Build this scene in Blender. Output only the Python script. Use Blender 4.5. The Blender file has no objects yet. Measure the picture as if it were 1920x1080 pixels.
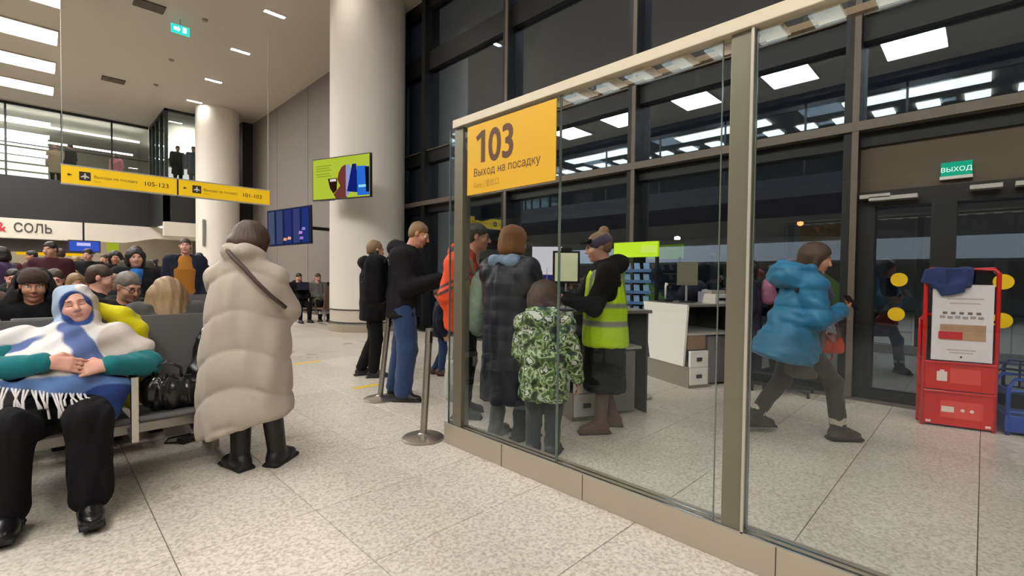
import bpy, math, random
import numpy as np
from mathutils import Vector, Matrix
random.seed(7)
PI = math.pi
SC = bpy.context.scene
COL = SC.collection

# ------------------------------------------------------------------ camera
def nz(v):
    v = np.array(v, float)
    return v / np.linalg.norm(v)
FPX = 886.0
_d1 = nz((73 - 960, 540 - 508, FPX))          # room axis Y seen from the camera
_d2 = nz((1845 - 960, 540 - 528, FPX))        # room axis X
_d2 = nz(_d2 - _d1 * np.dot(_d1, _d2))
_up = nz(np.cross(_d1, _d2)); _up = _up * np.sign(_up[1])
_R = np.array([_d2, _d1, _up])
cam_d = bpy.data.cameras.new('camera')
cam = bpy.data.objects.new('camera', cam_d)
COL.objects.link(cam)
cam_d.sensor_width = 36.0
cam_d.lens = FPX / 1920 * 36.0
cam_d.clip_start = 0.05
cam_d.clip_end = 400
r_, u_, f_ = _R[:, 0], _R[:, 1], _R[:, 2]
cam.matrix_world = Matrix(((r_[0], u_[0], -f_[0], 0), (r_[1], u_[1], -f_[1], 0), (r_[2], u_[2], -f_[2], 1.3), (0, 0, 0, 1)))
SC.camera = cam

# ------------------------------------------------------------------ world, exposure
w = bpy.data.worlds.new('night'); SC.world = w; w.use_nodes = True
w.node_tree.nodes['Background'].inputs[0].default_value = (0.012, 0.013, 0.02, 1)
w.node_tree.nodes['Background'].inputs[1].default_value = 1.0
SC.view_settings.view_transform = 'Standard'
SC.view_settings.look = 'None'
SC.view_settings.gamma = 1
SC.view_settings.use_curve_mapping = False
SC.view_settings.exposure = -0.14
SC.cycles.max_bounces = 6
SC.cycles.diffuse_bounces = 4
SC.cycles.glossy_bounces = 4
SC.cycles.transmission_bounces = 4
SC.cycles.transparent_max_bounces = 24
SC.cycles.sample_clamp_indirect = 4
SC.cycles.caustics_reflective = False
SC.cycles.caustics_refractive = False
PANEL = 30.0       # emission of the big ceiling panels
HZ = 7.75          # height of the hall ceiling

# ------------------------------------------------------------------ materials
MATS = {}
def _lin(c):
    return tuple(((x / 255) / 12.92 if x / 255 <= 0.04045 else ((x / 255 + 0.055) / 1.055) ** 2.4) for x in c)
def mat(name, rgb, rough=0.6, metal=0.0, bump=0.0, bscale=60, var=0.0, vscale=6, emit=0.0, coat=0.0, sheen=0.0, aniso=None, sss=0.0):
    """principled material; rgb in 0-255 screen values; bump = fine relief, var = mottled colour"""
    if name in MATS: return MATS[name]
    m = bpy.data.materials.new(name); m.use_nodes = True
    nt = m.node_tree; b = nt.nodes['Principled BSDF']
    c = _lin(rgb) + (1,)
    b.inputs['Base Color'].default_value = c
    b.inputs['Roughness'].default_value = rough
    b.inputs['Metallic'].default_value = metal
    if coat: b.inputs['Coat Weight'].default_value = coat
    if sheen: b.inputs['Sheen Weight'].default_value = sheen
    if sss:
        b.inputs['Subsurface Weight'].default_value = sss
        b.inputs['Subsurface Radius'].default_value = (0.02, 0.008, 0.004)
    if emit:
        b.inputs['Emission Color'].default_value = c
        b.inputs['Emission Strength'].default_value = emit
    tc = None
    if var or bump:
        tc = nt.nodes.new('ShaderNodeTexCoord')
    if var:
        n = nt.nodes.new('ShaderNodeTexNoise'); n.inputs['Scale'].default_value = vscale; n.inputs['Detail'].default_value = 4
        mx = nt.nodes.new('ShaderNodeMix'); mx.data_type = 'RGBA'
        mx.inputs['A'].default_value = tuple(x * (1 - var) for x in c[:3]) + (1,)
        mx.inputs['B'].default_value = tuple(min(1, x * (1 + var)) for x in c[:3]) + (1,)
        nt.links.new(tc.outputs['Object'], n.inputs['Vector'])
        nt.links.new(n.outputs['Fac'], mx.inputs['Factor'])
        nt.links.new(mx.outputs['Result'], b.inputs['Base Color'])
    if bump:
        n2 = nt.nodes.new('ShaderNodeTexNoise'); n2.inputs['Scale'].default_value = bscale; n2.inputs['Detail'].default_value = 3
        nt.links.new(tc.outputs['Object'], n2.inputs['Vector'])
        if aniso:
            mp = nt.nodes.new('ShaderNodeMapping'); mp.inputs['Scale'].default_value = aniso
            nt.links.new(tc.outputs['Object'], mp.inputs['Vector']); nt.links.new(mp.outputs['Vector'], n2.inputs['Vector'])
        bp = nt.nodes.new('ShaderNodeBump'); bp.inputs['Strength'].default_value = bump; bp.inputs['Distance'].default_value = 0.01
        nt.links.new(n2.outputs['Fac'], bp.inputs['Height']); nt.links.new(bp.outputs['Normal'], b.inputs['Normal'])
    MATS[name] = m
    return m
def emitter(name, rgb, s):
    if name in MATS: return MATS[name]
    m = bpy.data.materials.new(name); m.use_nodes = True
    nt = m.node_tree; nt.nodes.clear()
    e = nt.nodes.new('ShaderNodeEmission'); o = nt.nodes.new('ShaderNodeOutputMaterial')
    e.inputs[0].default_value = _lin(rgb) + (1,); e.inputs[1].default_value = s
    nt.links.new(e.outputs[0], o.inputs[0]); MATS[name] = m
    return m
def glass(name, tint, refl, rough=0.0, edge=0.6):
    """thin architectural glass: clear with a mirror part that grows towards grazing angles"""
    m = bpy.data.materials.new(name); m.use_nodes = True
    nt = m.node_tree; nt.nodes.clear()
    t = nt.nodes.new('ShaderNodeBsdfTransparent'); t.inputs[0].default_value = tint + (1,)
    g = nt.nodes.new('ShaderNodeBsdfGlossy'); g.inputs['Roughness'].default_value = rough; g.inputs[0].default_value = (.76, .87, 1, 1)
    fr = nt.nodes.new('ShaderNodeLayerWeight'); fr.inputs[0].default_value = 0.25
    mr = nt.nodes.new('ShaderNodeMapRange'); mr.inputs['To Min'].default_value = refl; mr.inputs['To Max'].default_value = edge
    mx = nt.nodes.new('ShaderNodeMixShader'); o = nt.nodes.new('ShaderNodeOutputMaterial')
    nt.links.new(fr.outputs['Fresnel'], mr.inputs['Value']); nt.links.new(mr.outputs[0], mx.inputs[0])
    nt.links.new(t.outputs[0], mx.inputs[1]); nt.links.new(g.outputs[0], mx.inputs[2]); nt.links.new(mx.outputs[0], o.inputs[0])
    MATS[name] = m
    return m

# ------------------------------------------------------------------ mesh builder
class MB:
    def __init__(s): s.v = []; s.f = []; s.m = []
    def add(s, vs, fs, mi=0):
        o = len(s.v); s.v += [tuple(map(float, p)) for p in vs]
        s.f += [tuple(i + o for i in f) for f in fs]; s.m += [mi] * len(fs)
        return s
    def box(s, c, d, R=None, mi=0, taper=1.0):
        x, y, z = d[0] / 2, d[1] / 2, d[2] / 2
        P = [(-x, -y, -z), (x, -y, -z), (x, y, -z), (-x, y, -z)] + [(a * taper, b * taper, z) for a, b in ((-x, -y), (x, -y), (x, y), (-x, y))]
        if R is not None: P = [tuple(R @ Vector(p)) for p in P]
        P = [(p[0] + c[0], p[1] + c[1], p[2] + c[2]) for p in P]
        return s.add(P, [(0, 3, 2, 1), (4, 5, 6, 7), (0, 1, 5, 4), (1, 2, 6, 5), (2, 3, 7, 6), (3, 0, 4, 7)], mi)
    def bx(s, lo, hi, mi=0):
        return s.box([(a + b) / 2 for a, b in zip(lo, hi)], [abs(b - a) for a, b in zip(lo, hi)], mi=mi)
    def tube(s, pts, r, n=10, mi=0, cap=True):
        pts = [Vector(p) for p in pts]; rs = r if isinstance(r, (list, tuple)) else [r] * len(pts)
        vs = []; fs = []; ref = None
        for i, p in enumerate(pts):
            t = (pts[min(i + 1, len(pts) - 1)] - pts[max(i - 1, 0)]).normalized()
            if ref is None: ref = Vector((0, 0, 1)) if abs(t.z) < .9 else Vector((1, 0, 0))
            a = t.cross(ref).normalized(); b = t.cross(a).normalized(); ref = a.cross(t) if False else ref
            for k in range(n):
                an = 2 * PI * k / n
                vs.append(p + (a * math.cos(an) + b * math.sin(an)) * rs[i])
        for i in range(len(pts) - 1):
            for k in range(n):
                k2 = (k + 1) % n
                fs.append((i * n + k, i * n + k2, (i + 1) * n + k2, (i + 1) * n + k))
        if cap:
            fs.append(tuple(range(n))[::-1]); fs.append(tuple((len(pts) - 1) * n + k for k in range(n)))
        return s.add(vs, fs, mi)
    def lathe(s, prof, c=(0, 0, 0), n=32, mi=0):
        vs = []; fs = []
        for (r, z) in prof:
            for k in range(n):
                a = 2 * PI * k / n; vs.append((c[0] + r * math.cos(a), c[1] + r * math.sin(a), c[2] + z))
        for i in range(len(prof) - 1):
            for k in range(n):
                k2 = (k + 1) % n; fs.append((i * n + k, i * n + k2, (i + 1) * n + k2, (i + 1) * n + k))
        fs.append(tuple(range(n))[::-1]); fs.append(tuple((len(prof) - 1) * n + k for k in range(n)))
        return s.add(vs, fs, mi)
    def prism(s, poly, frame, t, mi=0):
        """polygon in (a,b) of a frame (origin, A, B, N), thickness t along N"""
        o, A, B, N = [Vector(q) for q in frame]; n = len(poly)
        vs = [o + A * a + B * b for a, b in poly] + [o + A * a + B * b + N * t for a, b in poly]
        fs = [tuple(range(n))[::-1], tuple(range(n, 2 * n))] + [(i, (i + 1) % n, (i + 1) % n + n, i + n) for i in range(n)]
        return s.add(vs, fs, mi)
    def mesh(s, name):
        me = bpy.data.meshes.new(name); me.from_pydata(s.v, [], s.f); me.validate()
        if any(s.m) and len(me.polygons) == len(s.m): me.polygons.foreach_set('material_index', s.m)
        me.update(); return me
    def obj(s, name, mats, parent=None, smooth=False, bevel=0, loc=None, **tags):
        me = s.mesh(name)
        return mk(name, me, mats, parent, smooth, bevel, loc, **tags)
def mk(name, me, mats, parent=None, smooth=False, bevel=0, loc=None, **tags):
    for m in (mats if isinstance(mats, (list, tuple)) else [mats]):
        if m is not None: me.materials.append(m)
    o = bpy.data.objects.new(name, me); COL.objects.link(o)
    if parent is not None: o.parent = parent
    if loc is not None: o.location = loc
    if smooth:
        me.polygons.foreach_set('use_smooth', [True] * len(me.polygons))
        if smooth != 2:
            try: me.set_sharp_from_angle(angle=0.7)
            except Exception: pass
    if bevel:
        b = o.modifiers.new('bevel', 'BEVEL'); b.width = bevel; b.segments = 2; b.limit_method = 'ANGLE'
    for k, v in tags.items():
        if v is not None: o[k] = v
    return o
def thing(name, label, cat, loc=(0, 0, 0), rz=0.0, group=None, kind=None):
    o = bpy.data.objects.new(name, None); COL.objects.link(o); o.empty_display_size = .1
    o.location = loc; o.rotation_euler = (0, 0, rz)
    if label: o['label'] = label
    if cat: o['category'] = cat
    if group: o['group'] = group
    if kind: o['kind'] = kind
    return o
def struct(name, label=None, loc=(0, 0, 0), rz=0.0):
    return thing(name, label, None, loc, rz, None, 'structure')
def tag(o, label, cat, group=None):
    o['label'] = label; o['category'] = cat
    if group: o['group'] = group
    return o
def text(s, name, size, m, parent, M, depth=.002, bold=0.0, sx=1.0, align='LEFT', **tags):
    """lettering as a mesh, in the frame M (4x4)"""
    cu = bpy.data.curves.new(name, 'FONT'); cu.body = s; cu.size = size
    cu.align_x = align
    t = bpy.data.objects.new('tmp', cu); COL.objects.link(t)
    dg = bpy.context.evaluated_depsgraph_get()
    cc = t.evaluated_get(dg).to_curve(dg)
    loops = []
    for sp in cc.splines:
        P = []; bz = sp.bezier_points; n = len(bz)
        for i in range(n):
            p, q = bz[i], bz[(i + 1) % n]; c = [np.array(v[:2]) for v in (p.co, p.handle_right, q.handle_left, q.co)]
            e1, e2 = c[3] - c[0], c[1] - c[0]; e3 = c[2] - c[0]
            st = 1 if abs(e1[0] * e2[1] - e1[1] * e2[0]) + abs(e1[0] * e3[1] - e1[1] * e3[0]) < 1e-6 * size * size else 5
            for k in range(st):
                u = k / st; P.append((1 - u) ** 3 * c[0] + 3 * u * (1 - u) ** 2 * c[1] + 3 * u * u * (1 - u) * c[2] + u ** 3 * c[3])
        if len(P) > 2: loops.append(P)
    if bold:
        sa = sum(float(a[0] * b[1] - a[1] * b[0]) for L in loops for a, b in zip(L, L[1:] + L[:1])); sg_ = 1 if sa > 0 else -1
        for li, L in enumerate(loops):
            n = len(L); N_ = []
            for i in range(n):
                d = L[(i + 1) % n] - L[i - 1]; d = d / (np.linalg.norm(d) + 1e-9); N_.append(L[i] + np.array((d[1], -d[0])) * bold * sg_)
            loops[li] = N_
    t.to_curve_clear(); bpy.data.objects.remove(t); bpy.data.curves.remove(cu)
    V2 = [Vector((float(p[0]), float(p[1]))) for L in loops for p in L]; E2 = []; o_ = 0
    for L in loops: E2 += [(o_ + i, o_ + (i + 1) % len(L)) for i in range(len(L))]; o_ += len(L)
    from mathutils.geometry import delaunay_2d_cdt
    vv, ee, ff, _a, _b, _c = delaunay_2d_cdt(V2, E2, [], 0, 1e-7)
    S0 = np.array([[V2[i][0], V2[i][1], V2[j][0], V2[j][1]] for i, j in E2])
    keep = []
    for f in ff:
        x = sum(vv[i][0] for i in f) / len(f); y = sum(vv[i][1] for i in f) / len(f)
        up = (S0[:, 1] <= y) & (S0[:, 3] > y); dn = (S0[:, 1] > y) & (S0[:, 3] <= y)
        xc = S0[:, 0] + (y - S0[:, 1]) / np.where(S0[:, 3] == S0[:, 1], 1, S0[:, 3] - S0[:, 1]) * (S0[:, 2] - S0[:, 0])
        if int(np.sum(up & (xc > x))) - int(np.sum(dn & (xc > x))) != 0: keep.append(f)
    VV = [(v[0], v[1], depth) for v in vv]; FF = [tuple(f) for f in keep]
    if size > .2:
        n0 = len(VV); VV += [(v[0], v[1], z) for v in V2 for z in (0, depth)]
        FF += [(n0 + 2 * i, n0 + 2 * j, n0 + 2 * j + 1, n0 + 2 * i + 1) for i, j in E2]
    me = bpy.data.meshes.new(name); me.from_pydata(VV, [], FF)
    me.name = name
    me.transform(Matrix.Diagonal((sx, 1, 1, 1))); me.transform(M)
    me.polygons.foreach_set('use_smooth', [False] * len(me.polygons)); me.validate()
    me.materials.clear()
    return mk(name, me, m, parent, **tags)
def frame(o, A, B):
    """4x4 with x axis A, y axis B, origin o"""
    A = Vector(A).normalized(); B = Vector(B).normalized(); N = A.cross(B)
    return Matrix(((A.x, B.x, N.x, o[0]), (A.y, B.y, N.y, o[1]), (A.z, B.z, N.z, o[2]), (0, 0, 0, 1)))
def copy_tree(o, parent=None):
    c = o.copy(); COL.objects.link(c)
    if parent is not None: c.parent = parent
    for ch in list(o.children): copy_tree(ch, c)
    return c

# ------------------------------------------------------------------ shared materials
STEEL = mat('brushed_steel', (168, 162, 150), .34, .9, bump=.06, bscale=90, aniso=(1, 1, 30))
STEELW = mat('warm_satin_steel', (200, 189, 172), .42, .75, bump=.04, bscale=80, aniso=(1, 1, 25))
CHROME = mat('polished_steel', (200, 198, 192), .16, 1.0)
ALU = mat('satin_aluminium', (190, 186, 178), .4, .6)
BLACKM = mat('black_metal', (26, 25, 26), .45, .3)
BLACKP = mat('black_plastic', (22, 22, 24), .5)
WHITEP = mat('white_plastic', (225, 222, 212), .45)
BRONZE = mat('dark_bronze_frame', (13, 12, 12), .5)
CAPG = mat('frame_cap_grey', (108, 99, 90), .5, .3)
PAPER = mat('white_paper', (226, 224, 218), .7)
YEL = mat('sign_yellow', (224, 172, 10), .5)
YEL2 = mat('sign_yellow_backlit', (235, 190, 0), .5, emit=.35)
BROWNI = mat('sign_brown_print', (92, 56, 30), .6)
DARKI = mat('dark_print', (45, 36, 30), .6)
REDP = mat('red_enamel', (205, 22, 24), .35, coat=.3)
BLUEP = mat('blue_enamel', (22, 62, 150), .4)
LIGHT = emitter('ceiling_panel_light', (255, 252, 247), PANEL)
STRIP = emitter('strip_light', (255, 251, 244), 12.0)
SPOT = emitter('downlight_light', (255, 248, 238), 90.0)
SPOT2 = emitter('gate_downlight_boost', (250, 250, 255), 300.0)  # out-of-view row, made stronger to brighten the floor behind the glass
G_PART = glass('partition_glass', (.975, .985, .975), .03, 0.0, .2)
G_WALL = glass('curtain_wall_glass', (.74, .77, .8), .24, .006, .8)
G_MEZZ = glass('mezzanine_glass', (.86, .9, .88), .05, 0, .5)
# ================================================================== SETTING
# ---- floor: one slab per tile, joints recessed
TS = 0.645
def tile_mat():
    m = bpy.data.materials.new('terrazzo_tile'); m.use_nodes = True; nt = m.node_tree; b = nt.nodes['Principled BSDF']
    tc = nt.nodes.new('ShaderNodeTexCoord'); oi = nt.nodes.new('ShaderNodeObjectInfo'); ge = nt.nodes.new('ShaderNodeNewGeometry')
    sp = nt.nodes.new('ShaderNodeTexNoise'); sp.inputs['Scale'].default_value = 55; sp.inputs['Detail'].default_value = 4; sp.inputs['Distortion'].default_value = .4
    of = nt.nodes.new('ShaderNodeVectorMath'); of.operation = 'ADD'; of.inputs[1].default_value = (13.37, 5.71, 3.413); nt.links.new(ge.outputs['Position'], of.inputs[0])
    nt.links.new(of.outputs[0], sp.inputs['Vector'])
    cr = nt.nodes.new('ShaderNodeValToRGB'); e = cr.color_ramp.elements
    e[0].position = .36; e[0].color = _lin((176, 167, 153)) + (1,)
    e[1].position = .62; e[1].color = _lin((216, 208, 195)) + (1,)
    x = e.new(.48); x.color = _lin((200, 192, 179)) + (1,)
    nt.links.new(sp.outputs['Fac'], cr.inputs[0])
    big = nt.nodes.new('ShaderNodeTexNoise'); big.inputs['Scale'].default_value = 1.3; big.inputs['Detail'].default_value = 3
    nt.links.new(of.outputs[0], big.inputs['Vector'])
    ad = nt.nodes.new('ShaderNodeMath'); ad.operation = 'MULTIPLY_ADD'; ad.inputs[1].default_value = .12; ad.inputs[2].default_value = .90
    nt.links.new(oi.outputs['Random'], ad.inputs[0])
    ad2 = nt.nodes.new('ShaderNodeMath'); ad2.operation = 'MULTIPLY_ADD'; ad2.inputs[1].default_value = .16
    nt.links.new(big.outputs['Fac'], ad2.inputs[0]); nt.links.new(ad.outputs[0], ad2.inputs[2])
    mu = nt.nodes.new('ShaderNodeVectorMath'); mu.operation = 'SCALE'
    nt.links.new(cr.outputs[0], mu.inputs[0]); nt.links.new(ad2.outputs[0], mu.inputs['Scale'])
    nt.links.new(mu.outputs[0], b.inputs['Base Color'])
    rr = nt.nodes.new('ShaderNodeMapRange'); rr.inputs['To Min'].default_value = .2; rr.inputs['To Max'].default_value = .42
    nt.links.new(big.outputs['Fac'], rr.inputs['Value']); nt.links.new(rr.outputs[0], b.inputs['Roughness'])
    b.inputs['Specular IOR Level'].default_value = .5
    return m
TILE = tile_mat()
GROUT = mat('tile_joint', (96, 88, 80), .9)
fl = MB().bx((-14, -10, -.1), (6.75, 45, -.006)).obj('floor', GROUT, kind='structure', label='pale speckled terrazzo tile floor of the gate hall')
def _tile_mesh(w=TS - .004):
    h = w / 2; b = .0015
    m = MB(); P = [(-h, -h, -.006), (h, -h, -.006), (h, h, -.006), (-h, h, -.006), (-h, -h, -b), (h, -h, -b), (h, h, -b), (-h, h, -b),
                   (-h + b, -h + b, 0), (h - b, -h + b, 0), (h - b, h - b, 0), (-h + b, h - b, 0)]
    F = [(0, 1, 5, 4), (1, 2, 6, 5), (2, 3, 7, 6), (3, 0, 4, 7), (4, 5, 9, 8), (5, 6, 10, 9), (6, 7, 11, 10), (7, 4, 8, 11), (8, 9, 10, 11)]
    return P, F
_P, _F = _tile_mesh(); tme = MB().add(_P, _F).mesh('tile'); tme.materials.append(TILE)
cells = []
for i in range(-20, 10):
    for j in range(-14, 66):
        x0 = .42 + TS * i; y0 = 1.28 + TS * j
        cx, cy = x0 + TS / 2, y0 + TS / 2
        if cx + TS / 2 > 6.62: continue
        if cx < -13.5 or cy > 44.5: continue
        dep = (cx + cy) / math.sqrt(2); lat = (cx - cy) / math.sqrt(2)
        vis = dep > .9 and abs(lat) < dep * 1.12 + .6
        cells.append(((dep if vis else 1e3 + abs(dep)), cx, cy))
cells.sort()
for d, cx, cy in cells[:298]:
    o = bpy.data.objects.new('tile', tme); COL.objects.link(o); o.parent = fl; o.location = (cx, cy, 0)
rest = MB()
for d, cx, cy in cells[298:]:
    rest.add([(a + cx, b + cy, c) for a, b, c in _P[4:]], [(4, 5, 6, 7), (0, 1, 5, 4), (1, 2, 6, 5), (2, 3, 7, 6), (3, 0, 4, 7)])
rest.obj('tile', TILE, fl, kind='stuff')

# ---- ceiling
CEIL = mat('painted_ceiling', (206, 198, 184), .85, bump=.02, bscale=20)
MB().bx((-5.6, -10, HZ), (6.75, 45, HZ + .2)).obj('ceiling', CEIL, kind='structure', label='high matt beige ceiling of the hall')
# ---- right wall (grey part), beyond the glazed part
GREYW = mat('grey_wall_paint', (132, 124, 119), .7, bump=.03, bscale=14, var=.04, vscale=1.2)
wr = MB().bx((6.6, 10.6, 0), (6.9, 45, HZ)).obj('wall_right', GREYW, kind='structure', label='plain warm grey side wall behind the round columns')
for yy in (13.6, 16.6, 19.6): MB().bx((6.594, yy, 0), (6.6, yy + .012, HZ)).obj('panel_joint', mat('wall_joint', (96, 90, 86), .8), wr)
MB().bx((6.2, 22.55, 0), (6.6, 23.3, HZ)).obj('gap_shade_strip', mat('gap_shade', (40, 36, 34), .7), kind='structure', label='dark strip coloured as the shade of a gap beside the far column')  # solid strip, its dark colour stands for the shade in a gap
# ---- walls that are out of view but close the hall
WARM = mat('warm_white_wall', (196, 188, 172), .8)
MB().bx((-14.2, -10.2, 0), (-14, 45, HZ)).obj('wall_left', WARM, kind='structure', label='far left wall below the mezzanine')
MB().bx((-14.2, -10.2, 0), (6.9, -10, HZ)).obj('wall_front', GREYW, kind='structure', label='wall behind the camera')
MB().bx((-14.2, 45, 0), (6.9, 45.2, HZ)).obj('wall_back', WARM, kind='structure', label='far end wall of the hall')

# ---- curtain wall: mullions, transoms, panes
cw = struct('wall_east', 'dark bronze framed glass curtain wall facing the night apron')
MULL = [-9.92, -7.17, -4.42, -1.67, 1.08, 3.83, 6.6, 9.35]
for y in MULL:
    MB().bx((6.36, y - .07, 0), (6.72, y + .07, HZ)).obj('mullion', BRONZE, cw)
MB().bx((6.36, 10.38, 0), (6.72, 10.6, HZ)).obj('mullion', BRONZE, cw)
TR = [(0, .1), (2.77, 2.97), (3.93, 4.2), (6.07, 6.5), (7.5, HZ)]
for z0, z1 in TR:
    MB().bx((6.46, -9.99, z0), (6.7, 10.4, z1)).obj('transom', BRONZE, cw)
# slimmer light strip on top of the middle transoms
MB().bx((6.33, -9.99, 2.93), (6.5, 10.4, 3.03)).obj('ledge', CAPG, cw)
MB().bx((6.42, -9.99, 4.2), (6.5, 10.4, 4.22)).obj('ledge', CAPG, cw)
for y in (1.08, 3.83, 6.6): MB().bx((6.335, y - .07, 0), (6.36, y - .01, HZ)).obj('mullion_cap', CAPG, cw)
wn = 0
ym = sorted(MULL + [10.4])
for a, b in zip(ym[:-1], ym[1:]):
    for (z0, z1) in ((.1, 2.77), (2.97, 3.93), (4.2, 6.07), (6.5, 7.5)):
        if z1 < 3 and abs(a + 1.67) < .01: continue      # the doors stand here
        wn += 1
        MB().bx((6.56, a + .07, z0), (6.572, b - .07, z1)).obj('window_%d' % wn, G_WALL, kind='structure')
# brown panel above the doors
MB().bx((6.5, -1.6, 2.27), (6.56, 1.01, 2.77)).obj('door_header', mat('bronze_panel', (92, 80, 66), .5, .3), cw)
# ---- doors
d1 = struct('door_1', 'dark framed glass exit door with yellow marker dots')
m = MB()
m.bx((6.44, .86, .1), (6.6, 1.01, 2.1)); m.bx((6.44, .21, .1), (6.6, .40, 2.1)); m.bx((6.44, -.62, .1), (6.6, -.42, 2.1)); m.bx((6.44, -1.6, .1), (6.6, -1.45, 2.1))
m.bx((6.44, -1.6, 2.1), (6.6, 1.01, 2.27)); m.bx((6.44, -1.6, 0), (6.6, 1.01, .1))
m.obj('door_frame', BRONZE, d1)
for a, b in ((.40, .86), (-.42, .21), (-1.45, -.62)):
    MB().bx((6.52, a, .1), (6.532, b, 2.1)).obj('door_glass', G_WALL, d1)
YDOT = mat('marker_yellow', (240, 196, 0), .5)
for y, z in ((.645, 1.31), (.66, .94), (-.13, 1.3), (-.13, .93)):
    mm = MB(); mm.tube([(6.5, y, z), (6.505, y, z)], .073, 28); mm.obj('marker_dot', YDOT, d1)
for y0, y1, z in ((.72, .98, 2.2), (.5, .9, 2.17), (-.1, .12, 2.2), (-.55, -.18, 2.2)):
    MB().bx((6.3, y0, z - .02), (6.44, y1, z + .02)).obj('door_closer', ALU, d1)

# ---- green exit sign over the door
es = thing('exit_sign', 'green lit exit sign above the glass door', 'sign', (6.47, .225, 2.3))
MB().bx((-.03, -.12, 0.02), (.03, .12, .05)).obj('housing', WHITEP, es)
MB().bx((-.012, -.115, .05), (.012, .115, .19)).obj('sign_plate', emitter('exit_green', (30, 165, 130), 1.1), es)
text('ВЫХОД', 'lettering', .062, emitter('exit_white', (235, 255, 245), 1.4), es, frame((-.014, 0, .095), (0, -1, 0), (0, 0, 1)), .001, align='CENTER')

# ---- columns
COLM = mat('column_plaster', (232, 225, 212), .55, bump=.01)
STEELDK = mat('dark_ring', (70, 66, 62), .4, .6)
def column(x, y, r, name_label, skirt=True):
    c = struct('column', name_label, (x, y, 0))
    MB().lathe([(r, .5), (r, HZ)], n=64).obj('shaft', COLM, c, smooth=True)
    MB().lathe([(r - .03, 0.14), (r - .03, .22), (r - .005, .221), (r - .005, .49), (r - .03, .491), (r - .03, .505)], n=64).obj('skirting', mat('column_skirt', (200, 192, 176), .4), c, smooth=True)
    MB().lathe([(r + .004, .2), (r + .012, .2), (r + .012, .225), (r + .004, .225)], n=64).obj('ring', STEELDK, c, smooth=True)
    MB().lathe([(r + .004, .495), (r + .012, .495), (r + .012, .515), (r + .004, .515)], n=64).obj('ring', STEELDK, c, smooth=True)
    MB().lathe([(r + .02, 0), (r + .02, .14), (r, .14)], n=64).obj('plinth', mat('column_plinth', (158, 146, 128), .4, var=.15, vscale=20), c, smooth=True)
    return c
C1 = column(5.59, 10.5, .857, 'near round white column carrying the lime green screen')
C2 = column(5.1, 21.8, .75, 'far round white column beside the yellow gate sign')
MB().bx((-.04, -.06, 0), (.04, .06, 1.0)).obj('speaker_strip', mat('grey_speaker', (140, 136, 128), .5), C2, loc=(-.6, -.5, 2.35))

# ---- far mezzanine
MDARK = mat('dark_fascia', (27, 26, 27), .6)
mz = struct('wall_north', 'dark mezzanine fascia with a white band under it')
MB().bx((-14, 26.4, 3.3), (3.5, 26.7, 4.95)).obj('fascia_panel', MDARK, mz)
MB().bx((3.5, 22.9, 3.3), (6.6, 23.1, 4.95)).obj('fascia_panel', MDARK, mz)
MB().bx((3.5, 22.9, 3.3), (3.7, 26.7, 4.95)).obj('fascia_panel', MDARK, mz)
WB = mat('white_band', (214, 206, 192), .6)
MB().bx((-14, 26.2, 2.55), (2.6, 26.75, 3.3)).obj('white_band', WB, mz)
mm = MB(); mm.prism([(0, 0), (1.1, .25), (4.0, .25), (4.0, .75), (0, .75)], ((2.6, 26.2, 2.55), (1, 0, 0), (0, 0, 1), (0, 1, 0)), .55); mm.obj('white_band', WB, mz)
MB().bx((3.5, 22.8, 2.75), (6.6, 23.2, 3.3)).obj('white_band', WB, mz)
MB().bx((-14, 26.8, 2.05), (1.7, 26.95, 2.55)).obj('bulkhead', mat('dark_bulkhead', (58, 52, 50), .6), mz)
MB().bx((-14, 26.7, 4.7), (6.6, 45, 4.95)).obj('mezzanine_floor', MDARK, mz)
MB().bx((3.7, 23.1, 4.7), (6.6, 26.7, 4.95)).obj('mezzanine_floor', MDARK, mz)
MB().bx((-14, 26.8, 3.35), (6.6, 45, 3.45)).obj('soffit', mat('soffit_white', (225, 220, 208), .7), mz)
MB().bx((3.7, 23.2, 3.35), (6.6, 26.8, 3.45)).obj('soffit', MATS['soffit_white'], mz)
MB().bx((-14, 34, 0), (6.6, 34.2, 3.4)).obj('shop_wall', mat('beige_shop_wall', (206, 196, 178), .7), mz)
MB().bx((-14, 34, 4.95), (6.6, 34.2, HZ)).obj('upper_wall', mat('upper_wall', (176, 168, 152), .8), mz)
# posts and rail frames of the mezzanine glazing
FR = mat('black_green_frame', (40, 44, 40), .5, .3)
for x in np.arange(-8.6, 3.5, 1.55):
    MB().bx((x - .03, 26.45, 4.95), (x + .03, 26.55, HZ)).obj('post', FR, mz)
MB().bx((-14, 26.45, HZ - .1), (3.5, 26.55, HZ - .001)).obj('head_rail', FR, mz)
MB().bx((-14, 26.47, 6.2), (3.5, 26.53, 6.24)).obj('hand_rail', FR, mz)
for y in (22.95, 23.9, 24.9, 25.8, 26.5):
    MB().bx((3.53, y - .05, 4.95), (3.65, y + .05, HZ)).obj('post', FR, mz)
for x in (4.6, 5.6):
    MB().bx((x - .03, 22.93, 4.95), (x + .03, 23.0, HZ)).obj('post', FR, mz)
MB().bx((3.55, 22.9, HZ - .1), (6.6, 23.0, HZ - .001)).obj('head_rail', FR, mz)
MB().bx((3.53, 22.9, HZ - .1), (3.65, 26.5, HZ - .001)).obj('head_rail', FR, mz)
for k, (lo, hi) in enumerate([((-14, 26.49, 4.95), (3.5, 26.505, HZ - .1)), ((3.58, 23.0, 4.95), (3.6, 26.45, HZ - .1)), ((3.65, 22.95, 4.95), (6.6, 22.965, HZ - .1))]):
    MB().bx(lo, hi).obj('glass_pane', G_MEZZ, mz)
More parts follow.
